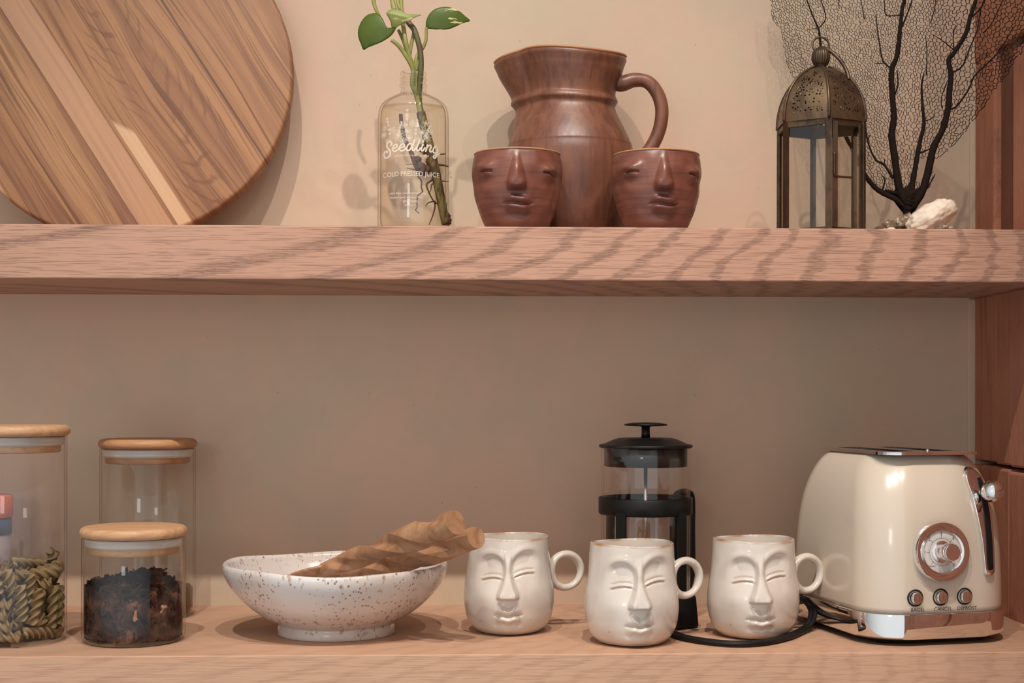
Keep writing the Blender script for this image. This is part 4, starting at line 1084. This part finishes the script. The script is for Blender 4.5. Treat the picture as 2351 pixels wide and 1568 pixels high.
# ------------------------------------------------------------------ face mugs
def mug_mesh():
    op=[(0,.001),(.029,.001),(.033,.0018),(.0395,.0075),(.0442,.0165),(.0464,.027),(.0470,.036),(.0462,.048),(.0445,.060),(.0432,.074),(.0427,.086),(.0423,.0958),(.0418,.0975)]
    o=op[:2]+catmull(op[2:],14)
    ins=[(.0402,.0978),(.0392,.0968),(.0392,.090)]+[(r-.0036,z) for r,z in reversed(op[3:-3])]+[(.030,.006)]
    prf=o+catmull(ins,3)+[(0,.005)]
    oset=set(o); iron=[]
    def disp(r,z,a):
        x=r*cos(a); y=r*sin(a); ir=0.0
        # slightly squared body
        sq=1+.018*cos(4*a)*smooth01(.1,.03,z)+.004*sin(3*a+1)
        rr=r*sq; zz=z+.0007*sin(2*a+.5)*smooth01(.05,.098,z)
        if z>.0945: ir=max(0,.55+.6*sin(5*a+2)*sin(2*a+.4))*smooth01(.0945,.0972,z)
        if (r,z) in oset and y<0:
            d=0.0; X=x; zk=z-.13*X            # the face is a little skewed
            fr=smooth01(.0445,.038,abs(X))
            # eye sockets under arched brows
            for sx in (-1,1):
                ex=sx*.0185; u=(X-ex)/.0172; 
                ez=.0655
                v=(zk-ez)/.0195
                rad_=sqrt(u*u+(v if v>0 else v*.42)**2)
                uo=u*sx
                ins_=smooth01(1.04,.70,rad_)*smooth01(-1.35,.65,v)*(1-smooth01(.10,.92,uo))
                d-=.0046*ins_*fr
                d+=.0009*gauss(rad_-1.12,.16)*smooth01(-.1,.3,v)*(1-.8*smooth01(.3,1.0,uo))*fr
                # upper lid bulge and crescent
                d+=.0012*gauss(u,.75)*gauss((zk-ez+.002)/.010,1)*fr
                arc=zk-(ez-.0030-.0032*(u*1.25)**2+.0015)
                wl=smooth01(.70,.48,abs(u+.08*sx))
                d-=.0016*gauss(arc-.0010,.0010)*wl; d+=.0014*gauss(arc+.0009,.0012)*wl; d-=.0010*gauss(arc+.0032,.0011)*wl
                ir=max(ir,.75*gauss(arc+.0030,.0009)*wl,.25*gauss(arc-.0012,.0008)*wl)
            # nose
            nb=.0395+.02*X
            hw=.0038+.0064*smooth01(.070,.040,z)**1.2
            pz=.0030+.0088*smooth01(.078,.042,z)
            xx=abs(X)/hw
            pr_=smooth01(1.18,.48,xx)
            under=smooth01(nb-.0016,nb+.0012,z)
            top=smooth01(.088,.072,z)
            d+=pz*pr_*under*top
            d+=.0022*gauss(abs(X)-.0072,.0030)*gauss(z-nb-.004,.004)
            ir=max(ir,.8*gauss(z-nb,.0012)*smooth01(1.3,.9,xx)*smooth01(.5,1.0,xx),.45*gauss(z-nb+.0004,.0010)*smooth01(1.2,1.0,xx))
            # philtrum and lips
            mx=X-.0005; mz=.0225+.02*mx-.0010*cos(mx*420)*smooth01(.01,.002,abs(mx))
            d+=.0046*gauss(z-(mz+.0046),.0038)*smooth01(.0155,.003,abs(mx))*(1-.25*gauss(mx,.0022))
            d+=.0048*gauss(z-(mz-.0044),.0038)*smooth01(.0140,.005,abs(mx))
            d-=.0030*gauss(z-mz,.0012)*smooth01(.0165,.010,abs(mx))
            d-=.0020*gauss(z-(mz-.0092),.0026)*smooth01(.017,.004,abs(mx))
            d+=.0020*gauss(X,.016)*gauss(z-.0065,.0055)
            # cheeks
            for sx in (-1,1): d+=.0016*gauss(X-sx*.023,.011)*gauss(z-.041,.012)
            ir=max(ir,.5*gauss(abs(X)-.0090,.0016)*gauss(z-.0335,.0022))
            d+=.0004*noise.noise(Vector((x,y,z))*45)
            rr+=d
        iron.append(ir); return rr,zz
    # pole vertices need an entry too
    n=320; verts=[]; 
    vf=lathe(prf,n,disp)
    for v in vf[0]: v.z*=1.035
    me=mesh('mug_body',*vf)
    at=me.attributes.new('iron','FLOAT','POINT'); k=0; it=iter(iron)
    vals=[]
    for (r,z) in prf:
        if r<1e-6: vals.append(0.0)
        else: vals+= [next(it) for _ in range(n)]
    at.data.foreach_set('value',vals)
    return me
mm_=mug_mesh(); mm_.materials.append(M['glaze'])
ra=radians(24); Rh=.0662; hz_=.0610
def hring():
    c=Vector((Rh*cos(ra),Rh*sin(ra),hz_)); e1=Vector((cos(ra),sin(ra),0)); e2=Vector((0,0,1)); e3=e1.cross(e2)
    V=[];Fc=[];n=64;m=16; R=.0180
    for i in range(n):
        a=2*pi*i/n; rd=e1*cos(a)+e2*sin(a)
        rt=.0041*(1+.10*sin(2*a)+.35*max(0,-cos(a))**3)
        for k in range(m):
            t=2*pi*k/m; V.append(c+rd*(R+rt*.95*cos(t))+e3*rt*1.25*sin(t))
    for i in range(n):
        for k in range(m):
            Fc.append((i*m+k,i*m+(k+1)%m,((i+1)%n)*m+(k+1)%m,((i+1)%n)*m+k))
    me=mesh('handle',V,Fc); at=me.attributes.new('iron','FLOAT','POINT')
    at.data.foreach_set('value',[.5*max(0,noise.noise(v*160)) for v in V]); me.materials.append(M['glaze']); return me
hm=hring()
def mug(px,y,rz,lab):
    t=thing('face_mug',lab,'mug',(P(px,1400,y).x,y,0),rz,'cream face mugs')
    part('mug_body',mm_,None,t); part('handle',hm,None,t)
mug(1168,.136,radians(-3),'cream face mug with ring handle standing next to the bowl')
mug(1450,.064,radians(3),'cream face mug standing in front of the coffee press')
mug(1729,.103,radians(-2),'cream face mug inside the loop of black cord by the toaster')

# ------------------------------------------------------------------ coffee press
fy_=.222; fx_=P(1482,1300,fy_).x; kf_=K(1482,fy_)
def pz(py): return CZ+(HZ-py)*kf_
fpz=thing('coffee_press','black and clear glass coffee press by the wall behind the middle mug','coffee press',(fx_,fy_,0))
rg=102*kf_
sa=radians(-90-50)      # spout towards front left
def beak(r,z,a):
    da=(a-sa+pi)%(2*pi)-pi
    t=smooth01(pz(1075),pz(1024),z); d=max(0,1-(abs(da)/.42)**1.3)
    return r+.0085*t*d,z
zt_=pz(1027)
part('beaker',lathe([(0,.008),(rg-.006,.008),(rg-.001,.012),(rg,.017)]+[(rg,.017+(zt_-.017)*i/14) for i in range(1,15)]+[(rg-.001,zt_+.0008),(rg-.0022,zt_)]+[(rg-.0022,zt_-(zt_-.018)*i/14) for i in range(1,15)]+[(rg-.007,.0105),(0,.0102)],96,beak),M['press_glass'],fpz)
rl_=107.5*kf_
def lidlip(r,z,a):
    da=(a-sa+pi)%(2*pi)-pi; d=max(0,1-(abs(da)/.34)**1.4)
    return r+(.0036*d if r>rg-.001 else 0),z-(.0006*d if r>rg else 0)
ld=part('press_lid',lathe([(0,pz(1024)),(rg-.004,pz(1028)),(rg+.0015,pz(1027)),(rl_-.0006,pz(1026)),(rl_,pz(1023.5)),(rl_-.0008,pz(1020)),(rl_-.006,pz(1018.5)),(88*kf_,pz(1015)),(72*kf_,pz(1008)),(60*kf_,pz(1005)),(40*kf_,pz(1004.5)),(0,pz(1004))],96,lidlip),M['black'],fpz)
part('lid_skirt',lathe([(rg-.0034,pz(1030)),(rg-.0034,pz(1069)),(rg-.0050,pz(1070)),(rg-.0052,pz(1030))],96,close=True),M['black'],ld)
part('plunger_knob',lathe([(0,pz(1006)),(10.5*kf_,pz(1006)),(9.6*kf_,pz(995)),(9.6*kf_,pz(980)),(13*kf_,pz(978.5)),(48*kf_,pz(976.5)),(50*kf_,pz(975)),(49*kf_,pz(972.8)),(30*kf_,pz(970)),(0,pz(968.5))],64),M['black'],fpz)
part('plunger_rod',lathe([(0,.03),(.0021,.03),(.0021,pz(1010)),(0,pz(1010))],20),M['steel'],fpz)
part('plunger_filter',lathe([(0,.026),(rg-.004,.026),(rg-.0032,.030),(rg-.004,.034),(.012,.036),(0,.037)],72),M['steel'],fpz)
part('plunger_stem_cap',lathe([(0,pz(1070)),(5.5*kf_,pz(1070)),(5.5*kf_,pz(1030)),(0,pz(1030))],20),M['black'],fpz)
rbd=108*kf_
part('frame_band',lathe([(rg+.0006,pz(1141)),(rbd-.0006,pz(1140.5)),(rbd,pz(1142)),(rbd,pz(1176)),(rbd-.001,pz(1179)),(rg+.0006,pz(1179))],96,close=True),M['black'],fpz)
for da in (-128,-47,43,133):
    a=radians(da); e=Vector((cos(a),sin(a),0)); tn=Vector((-sin(a),cos(a),0)); V=[]
    R=rg+.0022; rgs=[]
    for z in (.006,.012,pz(1170)):
        rgs.append([e*(R+s1)+tn*(w)+Vector((0,0,z)) for s1,w in ((.0013,-.0062),(.0013,.0062),(-.0013,.0062),(-.0013,-.0062))])
    part('frame_strap',loft(rgs),M['black'],fpz,smooth=False)
part('frame_base',lathe([(0,.001),(rbd-.001,.001),(rbd,.003),(rbd,.010),(rbd-.0012,.012),(rg-.004,.012),(0,.0075)],96),M['black'],fpz)
ha=radians(42); e=Vector((cos(ha),sin(ha),0))
hpts=[(rg+.002,pz(1150)),(rg+.010,pz(1140)),(rg+.0255,pz(1141)),(rg+.0305,pz(1158)),(rg+.0305,pz(1230)),(rg+.0305,pz(1330)),(rg+.020,pz(1375)),(rg+.012,pz(1392)),(rg+.001,pz(1397))]
part('handle',tube([tuple(e*r+Vector((0,0,z))) for r,z in catmull(hpts,5)],.0058,14,lambda a,t:1-.18*abs(sin(a))),M['black'],fpz)

# ------------------------------------------------------------------ toaster
ta=radians(12); TYF=.106
fp0=FL(2172,1480); fp0.z=0
nf=Vector((sin(ta),-cos(ta),0)); ct=fp0-nf*(TYF-.002)
ts=thing('toaster','cream retro toaster with chrome base and dial at the right end of the shelf','toaster',(ct.x,ct.y,0),ta)
LV=[(.0085,.0810,.1065,.046),(.0320,.0815,.1070,.046),(.055,.0815,.1070,.046),(.080,.0810,.1062,.046),(.105,.0800,.1045,.046),(.130,.0778,.1010,.046),(.150,.0745,.0960,.046),(.166,.0700,.0890,.045),(.178,.0645,.0820,.043),(.1855,.0582,.0765,.040),(.1900,.0520,.0720,.038)]
def lev(z):
    for (a,b) in zip(LV,LV[1:]):
        if a[0]<=z<=b[0]:
            t=(z-a[0])/(b[0]-a[0]); return [a[i]+(b[i]-a[i])*t for i in (1,2,3)]
    return list((LV[0] if z<LV[0][0] else LV[-1])[1:])
def front_y(x,z):
    hx,hy,r=lev(z)
    if abs(x)<=hx-r: return -hy
    d=min(abs(x)-(hx-r),r*.999); return -(hy-r+sqrt(r*r-d*d))
lvs=catmull(LV,4)
rings=[[Vector((x,y,z)) for x,y in rrect(hx,hy,min(r,hx-.001),16)] for z,hx,hy,r in lvs if z>=.028]
part('body',loft(rings,True,False),M['cream'],ts)
bs=[(.0058,.0790,.1040),(.0066,.0815,.1068),(.0090,.0833,.1086),(.0290,.0837,.1092),(.0315,.0833,.1088),(.0325,.0821,.1075)]
part('base_band',loft([[Vector((x,y,z)) for x,y in rrect(hx,hy,.047,16)] for z,hx,hy in bs]),M['chrome'],ts,angle=40)
part('base_plate',loft([[Vector((x,y,z)) for x,y in rrect(hx,hy,.044,12)] for z,hx,hy in ((.0035,.0750,.1000),(.0060,.0775,.1030))]),M['black'],ts,smooth=False)
for sx in (-1,1):
    for sy in (-1,1):
        part('foot',lathe([(0,0),(.0085,0),(.0095,.002),(.009,.0045),(0,.0045)],24),M['rubber'],ts,loc=(sx*.052,sy*.075,0))
# top plate with two bread slots
def plate_holes(outer,holes,z0,z1):
    loops=[outer]+holes; V=[];Fc=[]
    tri=geometry.tessellate_polygon([[Vector((x,y,0)) for x,y in l] for l in loops])
    flat=[p for l in loops for p in l]; n=len(flat)
    V=[Vector((x,y,z1)) for x,y in flat]+[Vector((x,y,z0)) for x,y in flat]
    for t in tri:
        a,b,c=[V[i] for i in t]; up=(b-a).cross(c-a).z>0
        t=tuple(t) if up else tuple(reversed(t))
        Fc.append(t); Fc.append(tuple(i+n for i in reversed(t)))
    o=0
    for l in loops:
        m=len(l)
        for i in range(m):
            j=(i+1)%m; Fc.append((o+i,n+o+i,n+o+j,o+j))
        o+=m
    return V,Fc
sl=[[(x+cx,y) for x,y in reversed(rrect(.0135,.062,.004,4))] for cx in (-.0235,.0235)]
part('top_plate',plate_holes(rrect(.0560,.0870,.024,10),sl,.1895,.1925),M['dialchrome'],ts,smooth=False)
for cx in (-.0235,.0235):
    a=rrect(.0138,.0623,.004,4)
    part('bread_slot',loft([[Vector((x+cx,y,z)) for x,y in a] for z in (.1893,.08)],False,True),M['void'],ts,smooth=False)
    part('slot_wire',join(*[tube([(cx+.011*s_,yy,.187) ,(cx+.011*s_,yy,.10)],.0008,6) for s_ in (-1,1) for yy in (-.045,-.02,.005,.03,.052)]),M['steel'],ts)
part('slot_light_pin',xf(lathe([(0,0),(.0022,0),(.002,.002),(0,.0026)],16),Matrix.Translation((.0,-.068,.1925))),M['chrome'],ts)
KT=K(2163,ct.y-.10)
def tx(px): return (px-2175)*KT/cos(ta)*1.045
def tz(py): return CZ-(py-HZ)*W(2163,fp0.y+.004)/F
def disc(prof,x,z,off=0.0,n=72):
    """lathe about the outward normal at front point (x,z)"""
    y=front_y(x,z); dzv=(front_y(x,z+.004)-front_y(x,z-.004))/.008
    nrm=Vector((0,-1,dzv)).normalized()
    q=Vector((0,0,1)).rotation_difference(nrm).to_matrix().to_4x4()
    return xf(lathe(prof,n),Matrix.Translation((x,y+off,z))@q), nrm
dx,dz=tx(2157),tz(1263)
vf,nd=disc([(0,-.004),(.0300,-.004),(.0300,.0055),(.0290,.0078),(.0278,.0082),(.0228,.0074),(.0212,.0064),(.0206,.0040),(0,.0040)],dx,dz)
dial=part('dial_ring',vf,M['dialchrome'],ts,angle=30)
vf,_=disc([(0,.0038),(.0208,.0038),(.0208,.0046),(0,.0046)],dx,dz); part('dial_face',vf,M['dial_face'],dial,smooth=False,label='pale dial face with printed scale')
vf,_=disc([(0,.0045),(.0108,.0045),(.0108,.0056),(.0098,.0062),(.0088,.0066),(.0078,.012),(.0080,.0150),(.0088,.0156),(.0089,.0235),(.0084,.0250),(.0078,.0256),(0,.0256)],dx,dz)
part('dial_knob',vf,M['dialchrome'],dial,angle=30)
def onface(vf2,x,z,lift):
    """2-D drawing (x right, y up) laid on the front at (x,z)"""
    V=[]
    for v in vf2[0]:
        X,Z=x+v.x,z+v.y; V.append(Vector((X,front_y(X,Z)-lift,Z)))
    return V,vf2[1]
dzv=(front_y(dx,dz+.004)-front_y(dx,dz-.004))/.008
def ondial(vf2,lift=.00475):
    return [Vector((dx+v.x,front_y(dx,dz)-lift+dzv*v.y,dz+v.y)) for v in vf2[0]],vf2[1]
def ringstroke(r,w,n=72):
    V=[];Fc=[]
    for i in range(n):
        a=2*pi*i/n; V+=[Vector(((r-w/2)*cos(a),(r-w/2)*sin(a),0)),Vector(((r+w/2)*cos(a),(r+w/2)*sin(a),0))]
    for i in range(n):
        j=(i+1)%n; Fc.append((2*i,2*i+1,2*j+1,2*j))
    return V,Fc
scl=[ondial(ringstroke(.0135,.00028))]
def radial(a,r0,r1,w): 
    return ondial(ribbon([(r0*cos(a),r0*sin(a)),(r1*cos(a),r1*sin(a))],w))
for k in range(7):
    a=radians(225-45*k); scl.append(radial(a,.0136,.0166,.00042))
    if k<6:
        for q in range(1,6): scl.append(radial(a-radians(7.5*q),.0146,.0153,.00028))
for k,ch in enumerate('123456'):
    a=radians(180-45*k); v=text_mesh(ch,.0048); scl.append(ondial(([Vector((p.x+.0187*cos(a),p.y+.0183*sin(a),0)) for p in v[0]],v[1])))
v=text_mesh('REHEAT',.0024); scl.append(ondial(([Vector((p.x-.0116,p.y-.0139,0)) for p in v[0]],v[1])))
part('dial_scale',join(*scl),M['ink'],dial,smooth=False,label='printed dial scale from REHEAT to 6')
for bxp,word_ in ((2102,'BAGEL'),(2161.5,'CANCEL'),(2219,'DEFROST')):
    x,z=tx(bxp-4),tz(1366.5)
    vf,_=disc([(.0062,-.003),(.0086,-.003),(.0086,.0006),(.0080,.0012),(.0072,.0006),(.0062,-.0015)],x,z,n=48)
    bt_=part('push_button',vf,M['void'],ts,label='button with dark recess marked '+word_)
    vf,_=disc([(0,-.002),(.0060,-.002),(.0060,.0040),(.0056,.0048),(.0050,.0051),(0,.0051)],x,z,n=48)
    part('button_cap',vf,M['dialchrome'],bt_,angle=30,label='chrome cap')
    part('printed_label',onface(text_mesh(word_,.0053),tx(bxp+2),tz(1394),.0003),M['ink'],ts,smooth=False,label='printed word '+word_)
# lever track on the front right
def polyplate(poly,t0,t1,inset=.0012):
    o=[(tx(a+16),tz(b)) for a,b in catmull(poly+[poly[0]],5)[:-1]]; n=len(o)
    cx=sum(p[0] for p in o)/n; cz=sum(p[1] for p in o)/n
    V=[];Fc=[]
    def yv(x,z,l): return front_y(x,z)-l
    R=8
    V.append(Vector((cx,yv(cx,cz,t1),cz)))
    lay=[]
    for k in range(1,R+1):
        f=k/R; l=t1
        lay.append((f*(1-inset/.012*.12),t1))
    lay+= [(.985,t1*.8),(1.0,t1*.45),(1.0,t0)]
    for f,l in lay:
        for (x,z) in o:
            X=cx+(x-cx)*f; Z=cz+(z-cz)*f; V.append(Vector((X,yv(X,Z,l),Z)))
    for i in range(n):
        j=(i+1)%n; Fc.append((0,1+i,1+j))
        for k in range(len(lay)-1):
            a=1+k*n; Fc.append((a+i,a+n+i,a+n+j,a+j))
    return V,Fc
trk=part('lever_track',polyplate([(2222,1105),(2223,1086),(2234,1074),(2250,1074),(2264,1084),(2274,1100),(2275,1150),(2274,1230),(2273,1300),(2270,1316),(2258,1322),(2247,1316),(2244,1290),(2240,1240),(2231,1170)],-.002,.0042),M['dialchrome'],ts,label='tapered chrome lever surround')
part('lever_slot',polyplate([(2250,1112),(2252,1099),(2260,1096),(2267,1100),(2268,1130),(2268,1210),(2268,1290),(2267,1306),(2260,1309),(2252,1306),(2250,1280),(2250,1200)],.003,.0047),M['void'],trk,label='black lever slot')
lx_,lz_=tx(2278),tz(1127)
ly_=front_y(lx_,lz_)
part('lever_ball',xf(lathe([(0,-.0112)]+[(.0112*cos(a),.0112*sin(a)) for a in [-pi/2+pi*i/24 for i in range(1,24)]]+[(0,.0112)],48),Matrix.Translation((lx_,ly_-.020,lz_))),M['chrome'],trk,label='chrome ball lever')
part('lever_arm',tube([(lx_,ly_-.002,lz_),(lx_,ly_-.011,lz_)],.0035,14),M['steel'],trk)
# cord with plug, lying round the third mug
inv=Matrix.Rotation(-ta,4,'Z')@Matrix.Translation((-ct.x,-ct.y,0))
cr=[(1536,1449,.0040),(1550,1456,.0036),(1577,1465,.0034),(1634,1474,.0034),(1691,1478,.0034),(1749,1475,.0034),(1806,1463,.0034)]
pl_=[FL(a,b,z) for a,b,z in cr]+[P(a,b,y) for a,b,y in ((1844,1446,.112),(1861,1428,.126),(1866,1406,.140),(1858,1388,.155),(1842,1374,.170),(1826,1367,.186))]
lst=[inv@p for p in pl_]
lst+= [Vector((-.098,.085,.018)),Vector((-.094,.108,.010)),Vector((-.075,.116,.012)),Vector((-.05,.104,.016))]
q=catmull([tuple(p) for p in lst],8)
up_=Vector((0,0,1)); V1=[]
qq=[Vector(p) for p in q]; A=[];B=[]
for i,p in enumerate(qq):
    t=(qq[min(i+1,len(qq)-1)]-qq[max(i-1,0)]).normalized(); s_=t.cross(up_).normalized()
    A.append(p+s_*.0021); B.append(p-s_*.0021+Vector((0,0,.0003)))
part('power_cord',join(tube(A,.0026,10),tube(B,.0026,10)),M['rubber'],ts,label='flat twin black power cord')
pp=inv@FL(1560,1441,0)
V,Fc=box(-.0165,.0165,-.015,.015,.0002,.036,.004,3)
for v in V:
    k=1-.16*(v.z/.036); v.x*=k; v.y*=k
part('power_plug',xf((V,Fc),Matrix.Translation((pp.x,pp.y,0))@Matrix.Rotation(radians(18),4,'Z')),M['rubber'],ts,label='black moulded plug')

# ------------------------------------------------------------------ light
def spot(name,loc,target,watt,size,blend,rad,col):
    l=bpy.data.lights.new(name,'SPOT'); l.energy=watt; l.spot_size=radians(size); l.spot_blend=blend; l.shadow_soft_size=rad; l.color=col
    o=bpy.data.objects.new(name,l); COL.objects.link(o); o.location=loc
    o.rotation_euler=(Vector(target)-Vector(loc)).to_track_quat('-Z','Y').to_euler(); return o
def area(name,loc,target,watt,sx,sy,col):
    l=bpy.data.lights.new(name,'AREA'); l.shape='RECTANGLE'; l.size=sx; l.size_y=sy; l.energy=watt; l.color=col
    o=bpy.data.objects.new(name,l); COL.objects.link(o); o.location=loc
    o.rotation_euler=(Vector(target)-Vector(loc)).to_track_quat('-Z','Y').to_euler(); return o
warm=(1.0,.93,.85)
spot('ceiling_spot',(-.38,-1.18,2.2),(-.16,.10,-.03),106,48,.95,.017,warm)
spot('ceiling_spot',(.18,-1.18,2.2),(.12,.10,-.03),106,48,.95,.017,warm)
spot('ceiling_spot',(.74,-1.18,2.2),(.45,.10,-.03),50,48,.95,.017,warm)
area('window_light',(-.9,-3.2,.7),(0,.2,.2),5,.5,.42,(1.0,.98,.96))
# soft light of the room: brightest from its window side, in front of the shelves
wd_=bpy.data.worlds.new('room_light'); scene.world=wd_; wd_.use_nodes=True; nt=wd_.node_tree
bg=nt.nodes['Background']
tcn=nt.nodes.new('ShaderNodeTexCoord'); dt=nt.nodes.new('ShaderNodeVectorMath'); dt.operation='DOT_PRODUCT'
nt.links.new(tcn.outputs['Generated'],dt.inputs[0]); dt.inputs[1].default_value=(-.22,-.96,.16)
mr=nt.nodes.new('ShaderNodeMapRange'); mr.interpolation_type='SMOOTHSTEP'; mr.inputs['From Min'].default_value=.0; mr.inputs['From Max'].default_value=1.0
nt.links.new(dt.outputs['Value'],mr.inputs['Value'])
cr_=nt.nodes.new('ShaderNodeValToRGB'); nt.links.new(mr.outputs[0],cr_.inputs[0])
cr_.color_ramp.elements[0].color=(.13,.125,.12,1); cr_.color_ramp.elements[1].color=(.90,.93,.95,1)
nt.links.new(cr_.outputs[0],bg.inputs[0]); bg.inputs[1].default_value=.98

# ------------------------------------------------------------------ camera
cam=bpy.data.cameras.new('camera'); co=bpy.data.objects.new('camera',cam); COL.objects.link(co)
cam.sensor_width=36.0; cam.sensor_fit='HORIZONTAL'; cam.lens=36.0*F/2351
cam.shift_x=-(1175.5-PX0)/2351; cam.shift_y=(HZ-784.0)/2351
cam.clip_start=.05
fwd=Vector((SN,CS,0)); right=Vector((CS,-SN,0)); up3=Vector((0,0,1))
r_=right*cos(ROLL)-up3*sin(ROLL)*-1; u_=up3*cos(ROLL)-right*sin(ROLL)
Mx=Matrix((( r_.x,u_.x,-fwd.x,0),(r_.y,u_.y,-fwd.y,-DC),(r_.z,u_.z,-fwd.z,CZ),(0,0,0,1)))
co.matrix_world=Mx
scene.camera=co
scene.view_settings.view_transform='Standard'; scene.view_settings.look='None'; scene.view_settings.gamma=1.0
scene.view_settings.exposure=-0.05; scene.view_settings.use_curve_mapping=False
scene.cycles.adaptive_threshold=.015; scene.cycles.max_bounces=9; scene.cycles.transparent_max_bounces=40; scene.cycles.transmission_bounces=8; scene.cycles.glossy_bounces=5; scene.cycles.diffuse_bounces=4
scene.cycles.caustics_reflective=False; scene.cycles.caustics_refractive=False; scene.cycles.use_denoising=True
